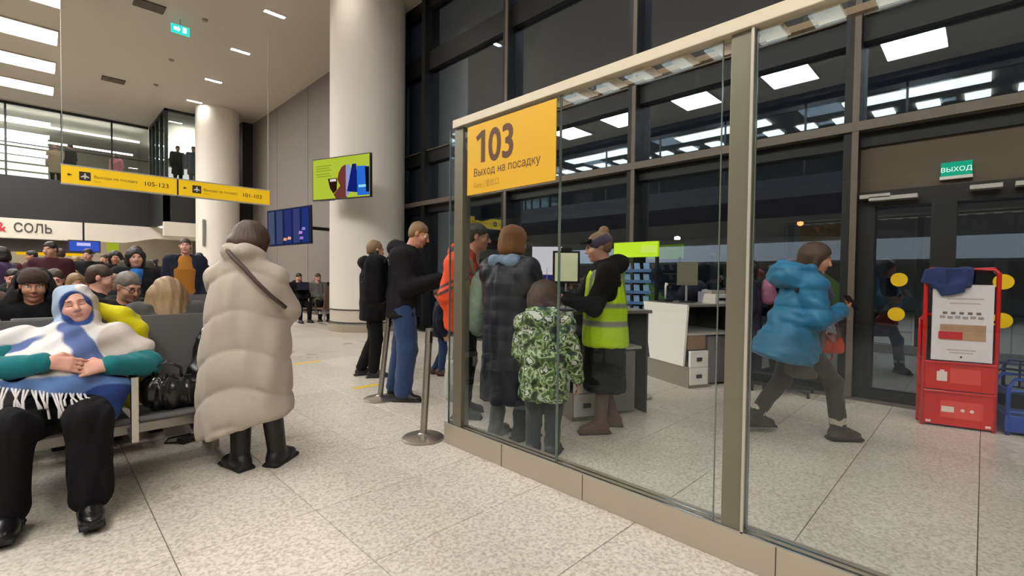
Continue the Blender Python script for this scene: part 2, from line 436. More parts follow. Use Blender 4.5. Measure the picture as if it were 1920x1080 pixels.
# lit slats of a gate lounge far left upstairs, and long light lines
for k in range(7):
    MB().bx((-3.0, 31.0, 5.15 + k * .36), (.35, 31.1, 5.42 + k * .36)).obj('lit_slat', emitter('lit_slat', (255, 252, 246), 2.2), mz)
for y, z, x1 in ((27.4, 7.2, 3.3), (29.6, 7.0, 3.3)):
    MB().bx((-14, y, z), (x1, y + .14, z + .05)).obj('light_line', STRIP, mz)
MB().bx((4.3, 25.2, 7.3), (6.5, 30.5, 7.4)).obj('light_panel', emitter('mezz_panel', (255, 252, 246), 4), mz)
MB().bx((5.0, 33.6, 5.0), (6.5, 33.7, 7.4)).obj('lit_wall', emitter('mezz_wall', (235, 232, 225), 1.2), mz)
# soffit lights below the mezzanine
for k, (a, b, y) in enumerate([(-12, -7.5, 29), (-6, -1.5, 29), (-.5, 3.2, 29), (-12, -7.5, 32), (-6, -1.5, 32), (-.5, 3.2, 32), (3.9, 6.3, 24.2), (3.9, 6.3, 26.2), (4, 6.3, 29)]):
    MB().bx((a, y, 3.3), (b, y + .35, 3.349)).obj('light_line', emitter('soffit_strip', (255, 250, 240), 7), mz)

# ---- left mezzanine (out of view, seen mirrored in the curtain wall)
ml = struct('wall_west', 'glazed mezzanine along the left side of the hall')
MB().bx((-6.0, -10, 4.2), (-5.6, 26.2, 4.9)).obj('fascia_panel', MDARK, ml)
MB().bx((-14, -10, 4.5), (-6.0, 26.2, 4.7)).obj('mezzanine_floor', MDARK, ml)
MB().bx((-14, -10, HZ - .4), (-5.6, 26.2, HZ - .2)).obj('soffit', CEIL, ml)
MB().bx((-5.64, -10, 4.9), (-5.62, 26.2, HZ - .2)).obj('glass_pane', G_MEZZ, ml)
MB().bx((-5.7, -10, HZ - .55), (-5.6, 26.2, HZ)).obj('head_rail', FR, ml)
for y in np.arange(-9, 26, 2.7):
    MB().bx((-5.66, y - .03, 4.9), (-5.6, y + .03, HZ - .3)).obj('post', FR, ml)
sq = emitter('square_panel', (255, 250, 240), 7)
for y in np.arange(-8.4, 20, 1.2):
    MB().bx((-8.7, y, HZ - .45), (-8.0, y + .6, HZ - .41)).obj('light_square', sq, ml)
for y in (-6, 0, 6, 12):
    MB().bx((-7.1, y, HZ - .45), (-6.3, y + 3.6, HZ - .41)).obj('light_line', sq, ml)

# ---- ceiling lights, each a thing
def panel(x0, x1, y0, y1, label, group, m=LIGHT):
    t = thing('ceiling_light', label, 'light', ((x0 + x1) / 2, (y0 + y1) / 2, HZ), group=group)
    a, b = (x1 - x0) / 2, (y1 - y0) / 2
    f = MB(); e = .03
    f.bx((-a - e, -b - e, -.05), (a + e, -b, 0)); f.bx((-a - e, b, -.05), (a + e, b + e, 0)); f.bx((-a - e, -b, -.05), (-a, b, 0)); f.bx((a, -b, -.05), (a + e, b, 0))
    f.obj('trim_frame', CEIL, t); MB().bx((-a, -b, -.03), (a, b, -.01)).obj('diffuser', m, t)
    return t
for k, y in enumerate((15.05, 17.75, 20.45, 23.15)):
    panel(-3.1, .42, y, y + 1.08, ('long white ceiling panel, %s row from the yellow gate sign' % ('nearest', 'second nearest', 'third', 'farthest')[k]), 'long panels in the hall ceiling')
_sp = ('farthest behind the camera', 'second', 'third', 'fourth', 'fifth', 'sixth', 'seventh', 'eighth')
for k, y in enumerate((-8.1, -5.1, -2.15, .86, 3.88, 6.9, 9.95, 12.6)):
    panel(-4.5, -2.8, y, y + 1.3, 'large square ceiling panel mirrored in the glass, %s in its row' % _sp[k], 'square panels above the waiting area')
    panel(-1.85, -1.4, y, y + 1.1, 'slim ceiling light beside a square panel, %s of its row' % _sp[k], 'slim lights above the waiting area')
for k, y in enumerate((9.7, 12.58, 15.4, 18.4, 21.15)):
    t = thing('downlight', 'slim recessed downlight, %s of the row by the grey wall' % ('out of frame first', 'nearest in view', 'second in view', 'third in view', 'farthest')[k], 'light', (4.2, y + .05, HZ), group='slim downlights by the grey wall')
    MB().bx((-.26, -.08, -.015), (.26, .08, 0)).obj('trim_frame', CEIL, t); MB().bx((-.23, -.05, -.02), (.23, .05, -.012)).obj('lamp_strip', SPOT, t)
for k, y in enumerate((-3.6, -.6, 2.4, 5.4)):
    t = thing('downlight', 'unseen slim recessed downlight above the gate desks, %s from the doors' % ('nearest', 'second', 'third', 'fourth')[k], 'light', (4.2, y, HZ), group='downlights above the gate desks')
    MB().bx((-.26, -.08, -.015), (.26, .08, 0)).obj('trim_frame', CEIL, t); MB().bx((-.23, -.05, -.02), (.23, .05, -.012)).obj('lamp_strip', SPOT2, t)
for x, y, s, lb in ((1.95, 14.45, 1, 'dark ceiling air vent at the top edge, nearer one'), (1.83, 20.87, 1, 'dark ceiling air vent farther away by the mezzanine')):
    t = thing('ceiling_vent', lb, 'vent', (x, y, HZ))
    MB().bx((-.3, -.22, -.03), (.3, .22, 0)).obj('backing', mat('vent_dark', (88, 80, 70), .7), t)
    for q in range(6): MB().bx((-.28, -.2 + q * .07, -.045), (.28, -.17 + q * .07, -.03)).obj('slat', mat('vent_slat', (120, 110, 98), .6), t)
for x, y, lb in ((3.05, 14.2, 'nearer small round smoke detector on the ceiling'), (2.9, 17.6, 'middle small round smoke detector on the ceiling'), (2.9, 20.3, 'farther small round smoke detector on the ceiling')):
    o = MB().lathe([(.0, -.05), (.05, -.05), (.07, -.02), (.07, 0)], (0, 0, 0), 16).obj('smoke_detector', mat('detector', (150, 142, 130), .6), loc=(x, y, HZ))
    tag(o, lb, 'detector')
t = thing('exit_sign', 'small turquoise lit exit sign hanging from the high ceiling', 'sign', (2.61, 14.68, HZ - .25))
MB().bx((-.2, -.02, -.12), (.2, .02, .1)).obj('sign_plate', emitter('exit_turq', (60, 215, 200), 1.3), t); MB().bx((-.01, -.01, .1), (.01, .01, .25)).obj('stem', ALU, t)
mm = MB(); mm.prism([(-.14, -.05), (-.05, -.05), (-.05, -.08), (.0, -.01), (-.05, .06), (-.05, .03), (-.14, .03)], ((0, -.022, 0), (1, 0, 0), (0, 0, 1), (0, -1, 0)), .003); mm.bx((.05, -.025, -.07), (.13, -.022, .06)); mm.obj('pictogram', emitter('exit_white2', (240, 255, 250), 1.8), t)

# ---- outside: apron, bus, aircraft, lamps
MB().bx((6.9, -60, -.25), (200, 120, -.15)).obj('ground', mat('apron_asphalt', (52, 52, 56), .8), kind='structure', label='dark asphalt apron outside the glass wall')
# ---- bus, lamps outside
b = thing('airport_bus', 'long apron bus with a pale roof band standing in the dark outside', 'bus', (20, 4, -.15))
MB().bx((0, -13, .35), (2.9, 13, 2.15)).obj('body', mat('bus_body', (40, 46, 48), .4), b)
MB().bx((-.02, -13, 2.15), (2.92, 13, 2.85)).obj('roof_band', mat('bus_band', (205, 208, 212), .5), b)
for k in range(9): MB().bx((-.03, -12.6 + k * 2.8, .95), (0, -10.1 + k * 2.8, 2.05)).obj('side_window', mat('bus_glass', (16, 20, 24), .1), b)
for k in range(3):
    mm = MB(); mm.prism([(0, 0), (1.2, 0), (3.2, 2.4), (2.0, 2.4)], ((-.05, -9 + k * 7.5, .4), (0, 1, 0), (0, 0, .7), (-1, 0, 0)), .02); mm.obj('green_stripe', mat('bus_green', (96, 130, 40), .5), b)
for y in (-9, 8): MB().tube([(-.05, y, .5), (.25, y, .5)], .5, 24).obj('wheel', BLACKP, b)
pl = thing('airliner', 'dark green tailed aircraft parked far out on the night apron', 'aircraft', (46, 26, -.15))
MB().tube([(0, -22, 3.6), (0, -19, 3.5), (0, -12, 3.4), (0, 12, 3.5), (0, 18, 4.2), (0, 23, 5)], [.3, 1.4, 1.95, 1.95, 1.2, .3], 24).obj('fuselage', mat('plane_white', (190, 195, 190), .4), pl, smooth=True)
mm = MB(); mm.prism([(15, 4.8), (22, 4.8), (25, 11), (22, 11)], ((-.2, 0, 0), (0, 1, 0), (0, 0, 1), (1, 0, 0)), .4); mm.obj('tail_fin', mat('plane_green', (90, 140, 30), .5), pl)
mm = MB(); mm.prism([(-3, 0), (4, 0), (9, 15), (6, 15)], ((-1, 0, 2.9), (0, 1, 0), (-1, 0, .12), (0, 0, 1)), .3); mm.obj('wing', mat('plane_grey', (150, 155, 155), .5), pl)
for k in range(3): MB().tube([(0, -10 + k * 9, 0), (0, -10 + k * 9, 2)], .25, 12).obj('landing_gear', BLACKM, pl)
for (x, y, z, c, s, lb) in ((60, 29.0, 6.4, (255, 250, 235), 60, 'white apron lamp glowing beyond the lime sign'), (70, 17.1, 8.4, (255, 110, 60), 14, 'small orange beacon lamp in the dark beyond the bus')):
    t = thing('apron_lamp', lb, 'lamp', (x, y, -.15))
    MB().tube([(0, 0, 0), (0, 0, z)], .12, 8).obj('pole', BLACKM, t); MB().lathe([(.05, -.3), (.35, -.1), (.35, .2), (.05, .3)], (0, 0, z + .3), 14).obj('lamp_head', emitter(lb[:12], c, s), t)
for i, (x, y, z) in enumerate(((12, -12, 9), (14, 16, 9))):
    l = bpy.data.lights.new('bus_fill_light', 'SPOT'); l.energy = 8000; l.spot_size = 1.6; l.color = (.85, .92, 1); l.shadow_soft_size = .4
    o = bpy.data.objects.new('bus_fill_light', l); COL.objects.link(o); o.location = (x, y, z)
    o.rotation_euler = (Vector((22, y * .4, 0)) - Vector((x, y, z))).to_track_quat('-Z', 'Y').to_euler()

# ================================================================== GLASS PARTITION
gp = thing('glass_partition', 'long steel framed glass partition carrying the yellow gate sign', 'partition', (2.22, 1.0, 0))
X0, X1 = 0.0, .09
m = MB(); m.bx((X0, -2.6, 0), (X1 + .02, 1.95, .155)); m.obj('base_rail', STEELW, gp, bevel=.004)
for y in (1.3, .62, -.4): MB().bx((-.0015, y, 0.002), (0, y + .004, .153)).obj('rail_joint', STEELDK, gp)
MB().bx((.0, -2.6, .155), (.012, 1.95, .162)).obj('glazing_bead', CHROME, gp)
MB().bx((.045, -2.6, .155), (.057, 1.95, .162)).obj('glazing_bead', CHROME, gp)
MB().bx((X0 - .01, -2.6, 2.405), (X1 - .03, 1.86, 2.465)).obj('top_rail', mat('cream_steel', (206, 194, 170), .45, .3), gp, bevel=.004)
MB().bx((.165, -2.6, 2.40), (.2, 1.86, 2.43)).obj('soffit_bar', mat('brown_bar', (122, 104, 80), .5, .3), gp)
FROST = bpy.data.materials.new('frosted_plate'); FROST.use_nodes = True; _n = FROST.node_tree; _n.nodes.clear()
_a = _n.nodes.new('ShaderNodeBsdfDiffuse'); _b = _n.nodes.new('ShaderNodeBsdfTranslucent'); _m = _n.nodes.new('ShaderNodeMixShader'); _o = _n.nodes.new('ShaderNodeOutputMaterial')
_a.inputs[0].default_value = (.8, .74, .64, 1); _b.inputs[0].default_value = (.9, .85, .75, 1); _m.inputs[0].default_value = .85
_n.links.new(_a.outputs[0], _m.inputs[1]); _n.links.new(_b.outputs[0], _m.inputs[2]); _n.links.new(_m.outputs[0], _o.inputs[0])
for k in range(18):
    MB().bx((.036, 1.48 - k * .205, 2.388), (.155, 1.58 - k * .205, 2.398)).obj('clamp_plate', FROST, gp, bevel=.002)
PG = mat('post_grey_green', (122, 117, 99), .4, .45)
m = MB(); m.bx((.012, 1.76, .155), (.09, 1.86, 2.405)); m.obj('post', PG, gp, bevel=.004)
m = MB(); m.bx((.012, -.25, .155), (.08, -.16, 2.405)); m.obj('post', PG, gp, bevel=.004)
MB().bx((.0, -.262, .155), (.012, -.25, 2.405)).obj('post_edge', mat('pale_edge', (186, 182, 168), .4, .3), gp)
MB().bx((.012, -2.6, .155), (.10, -2.48, 2.405)).obj('post', PG, gp, bevel=.004)
EDGE = mat('glass_edge', (112, 124, 114), .15)
for a, b_ in ((.845, 1.93), (-.12, .835), (-1.32, -.27), (-2.47, -1.33)):
    MB().bx((.022, a, .155), (.032, b_, 2.41)).obj('glass_pane', G_PART, gp)
    for yy in (a, b_): MB().bx((.0225, yy - .002, .156), (.0315, yy + .002, 2.40)).obj('pane_edge', EDGE, gp)
# return of the enclosure, away from the aisle
MB().bx((.03, 1.93, .155), (.04, 1.94, 2.41)).obj('pane_edge', EDGE, gp)

sg = thing('gate_sign', 'large yellow gate sign reading 103 fixed to the glass partition', 'sign', (2.205, 2.255, 1.88))
MB().bx((-.004, -.415, 0), (.004, .415, .49)).obj('sign_plate', YEL, sg, bevel=.002)
F = frame((-.0045, .345, .215), (0, -1, 0), (0, 0, 1))
mm = MB(); mm.prism([(.08, 0), (.122, 0), (.122, .222), (.088, .222), (.026, .187), (.04, .155), (.08, .175)], (F.translation, F.col[0].xyz, F.col[1].xyz, F.col[2].xyz), .001); mm.obj('number_lettering', BROWNI, sg)
F2 = frame((-.0045, .345 - .155, .215), (0, -1, 0), (0, 0, 1))
text('03', 'number_lettering', .305, BROWNI, sg, F2, .001, .0075, .84)
F = frame((-.0045, .345, .125), (0, -1, 0), (0, 0, 1))
text('Выход на посадку', 'lettering', .078, BROWNI, sg, F, .001, 0, .93)
F = frame((-.0045, .345, .045), (0, -1, 0), (0, 0, 1))
text('Gate | 登机口', 'lettering', .052, mat('faded_print', (176, 132, 30), .6), sg, F, .001, 0, .9)

# ================================================================== HANGING SIGN
hs = thing('direction_sign', 'long yellow hanging gate direction sign with plane symbols', 'sign', (0.34, 13.36, 3.11))
MB().bx((0, 0, 0), (1.95, .12, .36)).obj('sign_box', YEL2, hs)
MB().bx((1.985, 0, 0), (3.97, .12, .36)).obj('sign_box', YEL2, hs)
MB().bx((-.01, -.005, .36), (3.98, .125, .385)).obj('edge_strip', ALU, hs); MB().bx((-.01, -.005, -.02), (3.98, .125, 0)).obj('edge_strip', ALU, hs)
MB().bx((1.95, 0, -.02), (1.985, .12, .385)).obj('divider', BLACKM, hs)
for x0, num in ((0, '105-123'), (1.985, '101-103')):
    MB().bx((x0 + .27, -.004, .09), (x0 + .45, 0, .27)).obj('symbol_plate', DARKI, hs)
    mm = MB(); mm.prism([(-.012, -.06), (.012, -.06), (.012, -.02), (.065, -.035), (.065, -.015), (.012, .02), (.012, .05), (0, .065), (-.012, .05), (-.012, .02), (-.065, -.015), (-.065, -.035), (-.012, -.02)], ((x0 + .36, -.006, .18), (1, 0, 0), (0, 0, 1), (0, -1, 0)), .002); mm.obj('plane_symbol', WHITEP, hs)
    mm = MB(); mm.prism([(-.035, 0), (0, .035), (0, .012), (.035, .012), (.035, -.012), (0, -.012), (0, -.035)], ((x0 + .12, -.003, .18), (1, 0, 0), (0, 0, 1), (0, -1, 0)), .002); mm.obj('arrow_symbol', DARKI, hs)
    text('Выходы на посадку', 'lettering', .085, DARKI, hs, frame((x0 + .5, -.002, .16), (1, 0, 0), (0, 0, 1)), .001, .0, .9)
    text('Gates', 'lettering', .05, mat('faded_print', (0, 0, 0)), hs, frame((x0 + .5, -.002, .08), (1, 0, 0), (0, 0, 1)), .001, .0, 1)
    text(num, 'number_lettering', .135, DARKI, hs, frame((x0 + 1.33, -.002, .13), (1, 0, 0), (0, 0, 1)), .001, .001, 1.05)
for x in (.02, 3.95): MB().tube([(x, .06, .36), (x, .06, HZ - 3.11)], .006, 6).obj('hanger_cable', ALU, hs)

# ---- shop lettering on the white band
sl = thing('shop_sign', 'dark shop lettering with a red ampersand on the white band', 'sign', (-1.6, 26.19, 2.75))
text('&', 'ampersand', .52, mat('sign_red', (190, 30, 50), .5), sl, frame((.42, 0, .02), (1, 0, 0), (0, 0, 1)), .02)
text('СОЛЬ', 'lettering', .48, mat('sign_olive', (60, 56, 44), .5), sl, frame((.92, 0, .04), (1, 0, 0), (0, 0, 1)), .02, .004, .78)
for (x, z, wd, h, lb, mm_) in ((-2.3, 2.0, 1.2, .28, 'small yellow shop sign at the far left edge of the crowd', YEL2), (-.9, 2.0, .9, .28, 'small yellow shop sign right of the first one above the crowd', YEL2)):
    o = MB().bx((0, 0, 0), (wd, .08, h)).obj('shop_sign', mm_, loc=(x + 1.6, 30, z)); tag(o, lb, 'sign')
    MB().bx((wd / 2 - .02, .02, h), (wd / 2 + .02, .06, 3.35 - z)).obj('hanger', BLACKM, o)
it = thing('information_screen', 'small blue information monitor hanging above the crowd', 'monitor', (1.25, 25.0, 2.1))
MB().bx((-.45, 0, -.05), (.5, .08, .42)).obj('housing', BLACKP, it); MB().bx((-.41, -.01, -.01), (.46, 0, .38)).obj('screen', emitter('blue_screen', (60, 90, 200), 1.0), it)
MB().bx((-.2, -.012, .2), (.2, -.0095, .32)).obj('screen_print', emitter('pale_screen', (190, 190, 240), 1.2), it); MB().bx((-.03, .02, .42), (.03, .06, 1.25)).obj('hanger', BLACKM, it)
o = MB().bx((0, 0, 0), (.42, .1, .4)).obj('shop_sign', mat('lime_small', (170, 190, 40), .5, emit=.4), loc=(2.1, 27.2, 2.2)); tag(o, 'small lime square sign right of the blue monitor', 'sign')
MB().bx((.19, .03, .4), (.23, .07, 1.15)).obj('hanger', BLACKM, o)

# ================================================================== SCREENS
def tv(name, label, p00, p10, p01, base):
    """p00 lower left, p10 lower right, p01 upper left"""
    p00, p10, p01 = Vector(p00), Vector(p10), Vector(p01)
    A = (p10 - p00); B = (p01 - p00); W, H = A.length, B.length
    M = frame(p00, A, B - A.normalized() * B.dot(A.normalized()))
    t = thing(name, label, 'screen', (0, 0, 0)); t.matrix_world = M
    MB().bx((-.02, -.02, -.06), (W + .02, H + .02, -.004)).obj('bezel', BLACKP, t)
    return t, W, H
t, W, H = tv('wall_screen', 'lime green advertising screen bracketed to the near column', (4.16, 10.19, 2.88), (4.66, 8.69, 2.87), (4.13, 10.24, 3.71), None)
MB().bx((0, 0, -.003), (W, H, 0)).obj('screen', emitter('tv_lime', (186, 205, 60), .95), t)
for k, yv in enumerate((.82, .76, .70, .62, .56)): MB().bx((.06 * W, yv * H, 0), ((.34 - .03 * (k % 2)) * W, (yv + .02) * H, .001)).obj('text_line', emitter('tv_line', (150, 170, 50), .8), t)
def blob(t, pts, m, z): mm = MB(); mm.prism([(a * W, b * H) for a, b in pts], ((0, 0, z), (1, 0, 0), (0, 1, 0), (0, 0, 1)), .001); mm.obj('screen_picture', m, t)
blob(t, [(.45, .45), (.47, .62), (.52, .75), (.58, .8), (.62, .8), (.62, .0), (.42, .0), (.38, .1), (.5, .3)], emitter('tv_brown', (120, 62, 56), .9), .001)
blob(t, [(.60, .02), (.60, .8), (.66, .8), (.72, .6), (.74, .2)], emitter('tv_pale', (150, 160, 215), .95), .002)
blob(t, [(.62, .15), (.71, .8), (.78, .8), (.82, .1)], emitter('tv_navy', (20, 36, 120), .9), .003)
blob(t, [(.80, .03), (.79, .74), (.95, .72), (1, .5), (1, .03)], emitter('tv_blue', (45, 110, 215), 1.0), .004)
blob(t, [(.82, .22), (.82, .28), (.98, .28), (.98, .22)], emitter('tv_cyan', (140, 220, 245), 1.1), .006)
blob(t, [(.95, .1), (.93, .7), (1, .7), (1, .1)], emitter('tv_dark', (14, 20, 40), .8), .007)
blob(t, [(.28, .5), (.45, .5), (.44, .2), (.38, .12), (.32, .25)], emitter('tv_dkbrown', (50, 26, 24), .8), .005)
blob(t, [(.32, .42), (.43, .42), (.43, .48), (.32, .48)], emitter('tv_white', (235, 220, 225), 1.0), .007)
m = MB(); m.tube([Vector(t.matrix_world.inverted() @ Vector((4.47, 9.5, 3.25))), Vector(t.matrix_world.inverted() @ Vector((5.2, 10.0, 3.2)))], .05, 10); m.obj('bracket', BLACKM, t)
m = MB(); m.bx((-.03, .0, -.22), (.4, .5, -.06)); m.obj('rear_housing', BLACKP, t)
t, W, H = tv('wall_screen', 'blue advertising screen on the grey wall left of the near column', (4.6, 14.39, 2.08), (5.05, 12.55, 2.12), (4.58, 14.44, 3.05), None)
MB().bx((0, 0, -.003), (W, H, 0)).obj('screen', emitter('tv2_navy', (30, 40, 84), .9), t)
for k in range(5):
    c = [(84, 92, 120), (70, 80, 116), (46, 60, 120), (64, 72, 128), (40, 60, 130)][k]
    blob(t, [(.02 + .2 * k, .03), (.17 + .2 * k, .03), (.17 + .2 * k, .97), (.02 + .2 * k, .97)], emitter('tv2_%d' % k, c, .8), .001)
for a, b_, c in ((.42, .15, (240, 170, 140)), (.52, .17, (240, 180, 150)), (.78, .3, (190, 140, 230)), (.85, .4, (150, 130, 220)), (.8, .15, (150, 120, 210))):
    blob(t, [(a - .04, b_ - .03), (a + .04, b_ - .04), (a + .05, b_ + .03), (a - .02, b_ + .05)], emitter('tv2s%d%d' % (a * 100, b_ * 100), c, 1.0), .003)
iv = t.matrix_world.inverted()
m = MB(); m.tube([iv @ Vector((4.9, 13.4, 2.6)), iv @ Vector((6.6, 13.6, 2.6))], .05, 10); m.obj('bracket', BLACKM, t)

# ================================================================== STANCHIONS
def stanchion(x, y, lab, tilt=(0, 0), h=.88, wide=.165):
    t = thing('barrier_post', lab, 'barrier', (x, y, 0))
    MB().lathe([(wide, 0), (wide, .012), (wide - .01, .02), (.06, .032), (.034, .045), (.03, .05)], n=40).obj('base', STEEL, t, smooth=True)
    M_ = Matrix.Rotation(tilt[0], 4, 'X') @ Matrix.Rotation(tilt[1], 4, 'Y')
    p = MB().lathe([(.028, .04), (.028, h - .12)], n=24).obj('pole', STEEL, t, smooth=True); p.matrix_local = M_
    q = MB().lathe([(.031, h - .12), (.031, h - .004), (.026, h), (.004, h)], n=24).obj('belt_head', STEEL, t, smooth=True); q.matrix_local = M_
    g = MB().bx((-.012, -.033, h - .11), (.012, .033, h - .02)).obj('belt_slot', BLACKP, t); g.matrix_local = M_
    return t
stanchion(2.5, 4.43, 'leaning steel barrier post beside the man in blue jeans', (.075, .075))
stanchion(2.15, 3.13, 'steel barrier post at the end of the glass partition', (.03, .04))
s3 = stanchion(4.61, 2.66, 'steel barrier post behind the hi-vis vest with a red belt')
MB().tube([(-.02, .02, .82), (-.2, .18, .82)], .022, 8).obj('belt', mat('belt_red', (190, 60, 40), .6), s3)

# ================================================================== GATE DESKS
def desk(x, y, label, name='gate_desk'):
    rz = math.atan2(.9, .42) - PI / 2            # local +y runs along the front panel, +x away from the aisle
    t = thing(name, label, 'desk', (x, y, 0), rz)
    WP = mat('desk_white', (244, 240, 230), .4)
    mm = MB(); mm.prism([(.06, .25), (.70, .25), (.86, .985), (0, .985)], ((-.02, 0, 0), (0, 1, 0), (0, 0, 1), (1, 0, 0)), .03); mm.obj('front_panel', WP, t, bevel=.003)
    MB().bx((0, -.02, 0), (.3, .95, .25)).obj('plinth', mat('desk_steel', (150, 142, 130), .35, .5), t)
    MB().bx((0, .0, .96), (.85, .86, .99)).obj('worktop', mat('desk_top', (120, 114, 106), .35), t, bevel=.003)
    MB().bx((.02, .02, .62), (.75, .8, .645)).obj('shelf', mat('desk_shelf', (176, 172, 164), .4), t)
    MB().bx((.02, .03, .45), (.28, .5, .62)).obj('wood_box', mat('desk_wood', (142, 112, 84), .6), t)
    MB().bx((.02, .78, .0), (.8, .8, .96)).obj('back_panel', mat('desk_dark', (60, 58, 58), .6), t)
    MB().bx((.80, .02, .0), (.82, .8, .96)).obj('end_panel', MATS['desk_dark'], t)
    for z0, z1 in ((.04, .245), (.25, .44)):
        d = MB().bx((.01, -.035, z0), (.27, .0, z1)).obj('drawer', WP, t, bevel=.003)
        MB().bx((.10, -.05, (z0 + z1) / 2 - .02), (.17, -.036, (z0 + z1) / 2 + .02)).obj('handle', BLACKP, d)
    MB().bx((.34, .05, .03), (.7, .5, .6)).obj('computer_case', mat('case_grey', (120, 116, 110), .5), t)
    return t, rz
D1, RZ = desk(5.4, 2.45, 'white tapered gate desk behind the glass, beside the curtain wall')
D2, _ = desk(3.38, 2.6, 'white gate desk where the hi-vis staff woman serves passengers')
def at_desk(D, x, y, z):
    p = Vector((x, y, 0)); p.rotate(Matrix.Rotation(RZ, 3, 'Z')); return (D.location.x + p.x, D.location.y + p.y, z)
def monitor(loc, rz, label, lit):
    t = thing('desk_monitor', label, 'monitor', loc, rz)
    MB().lathe([(.1, 0), (.1, .012), (.02, .02)], n=24).obj('foot', BLACKP, t, smooth=True)
    MB().tube([(0, .03, .01), (0, .03, .3)], .015, 8).obj('stem', ALU, t)
    MB().bx((-.13, -.01, .22), (.13, .02, .52)).obj('housing', mat('mon_back', (112, 108, 92), .5), t, bevel=.004)
    MB().bx((-.12, -.013, .235), (.12, -.0105, .505)).obj('screen', lit, t)
    return t
monitor(at_desk(D1, .33, .42, .99), RZ - .35, 'grey-backed slim monitor on the far gate desk', mat('mon_face', (124, 120, 104), .4))
t = thing('document_printer', 'pale boarding pass printer on the far gate desk', 'printer', at_desk(D1, .55, .12, .99), RZ)
MB().box((0, 0, .06), (.3, .22, .12), taper=.9).obj('body', mat('printer_body', (196, 192, 184), .5), t, bevel=.006); MB().bx((-.1, -.12, .05), (.1, -.105, .075)).obj('slot', BLACKP, t)
MB().box((0, .05, .14), (.22, .1, .05)).obj('lid', mat('printer_lid', (150, 146, 142), .5), t)
t = thing('desk_scanner', 'white curved scanner arm on the far gate desk', 'scanner', at_desk(D1, .79, .14, .99), RZ)
MB().box((0, 0, .012), (.12, .1, .024)).obj('foot', WHITEP, t, bevel=.004); MB().tube([(0, 0, .02), (0, .0, .1), (-.01, 0, .17), (-.05, 0, .2), (-.1, 0, .2)], [.014, .014, .014, .018, .022], 10).obj('arm', WHITEP, t, smooth=2)
t = thing('desk_phone', 'small white handset standing on the far gate desk', 'phone', at_desk(D1, .15, .62, .99), RZ)
MB().box((0, 0, .02), (.12, .16, .04)).obj('cradle', BLACKP, t, bevel=.005); MB().tube([(0, 0, .03), (0, 0, .2), (.02, 0, .24)], [.012, .014, .022], 10).obj('handset', WHITEP, t, smooth=2)
t = thing('paper_box', 'grey tissue box on the far gate desk', 'box', at_desk(D1, .62, .42, .99), RZ); MB().box((0, 0, .07), (.13, .13, .14)).obj('body', mat('tissue', (150, 146, 158), .6), t, bevel=.004); MB().lathe([(.04, .14), (.05, .16), (.01, .17)], n=12).obj('tissue', WHITEP, t)
# framed notice and white sheet on the near desk
t = thing('notice_stand', 'black framed pale yellow notice on a stand, on the near desk', 'notice', (3.45, 2.74, .99), -PI / 4)
MB().lathe([(.08, 0), (.08, .01), (.01, .02)], n=24).obj('foot', BLACKM, t, smooth=True); MB().tube([(0, 0, .01), (0, 0, .26)], .009, 8).obj('stem', ALU, t)
MB().bx((-.125, -.01, .25), (.125, .012, .55)).obj('frame', BLACKP, t, bevel=.003); MB().bx((-.105, -.013, .27), (.105, -.0105, .53)).obj('notice_sheet', mat('notice_yellow_glow', (214, 216, 176), .5, emit=.3), t)  # the sheet is no lamp; its slight glow is added to brighten it
MB().box((0, 0, .565), (.1, .03, .03)).obj('clip', BLACKM, t, bevel=.004)
t = thing('desk_monitor', 'bright white monitor left of the framed notice, on the near desk', 'monitor', (3.62, 3.12, .99), -PI / 4 - .1)
MB().lathe([(.1, 0), (.1, .012), (.02, .02)], n=24).obj('foot', BLACKP, t, smooth=True); MB().tube([(0, 0, .01), (0, 0, .4)], .015, 8).obj('stem', ALU, t)
MB().bx((-.16, -.01, .27), (.16, .02, .62)).obj('housing', BLACKP, t, bevel=.004); MB().bx((-.15, -.014, .33), (.15, -.0105, .61)).obj('screen', emitter('white_screen', (214, 210, 216), .9), t); MB().bx((-.15, -.013, .28), (.15, -.0108, .33)).obj('screen_edge', emitter('navy_screen', (44, 44, 110), .8), t)
# lime sign and rack
t = thing('leaflet_rack', 'dark rack of blue trays under a lime header sign by the curtain wall', 'rack', (6.2, 3.62, 0))
MB().bx((-.04, -.36, 1.6), (0, .36, 1.82)).obj('header_sign', mat('lime_sign', (176, 214, 20), .5, emit=.55), t)
MB().bx((-.042, -.34, 1.66), (-.04, -.1, 1.76)).obj('header_print', mat('lime_print', (196, 222, 90), .5, emit=.4), t)
for yy in (-.33, .33): MB().bx((-.03, yy - .015, 0), (.03, yy + .015, 1.62)).obj('post', BLACKM, t)
BT = mat('tray_blue', (62, 100, 140), .45)
for k in range(7):
    z = .45 + k * .155
    tr = MB(); tr.bx((-.12, -.31, z), (.05, .31, z + .012)); tr.bx((-.125, -.31, z), (-.12, .31, z + .045)); o = tr.obj('tray', BT, t)
    for q in range(4):
        mm = MB(); mm.prism([(0, 0), (.09, 0), (.12, .12), (.03, .12)], ((-.1, -.28 + q * .15, z + .012), (0, 1, 0), (0.25, 0, 1), (-1, 0, 0)), .012); mm.obj('leaflet', mat('leaflet_blue', (90, 130, 165), .5), o)
MB().bx((-.15, -.34, 0), (.1, .34, .03)).obj('base', BLACKM, t)
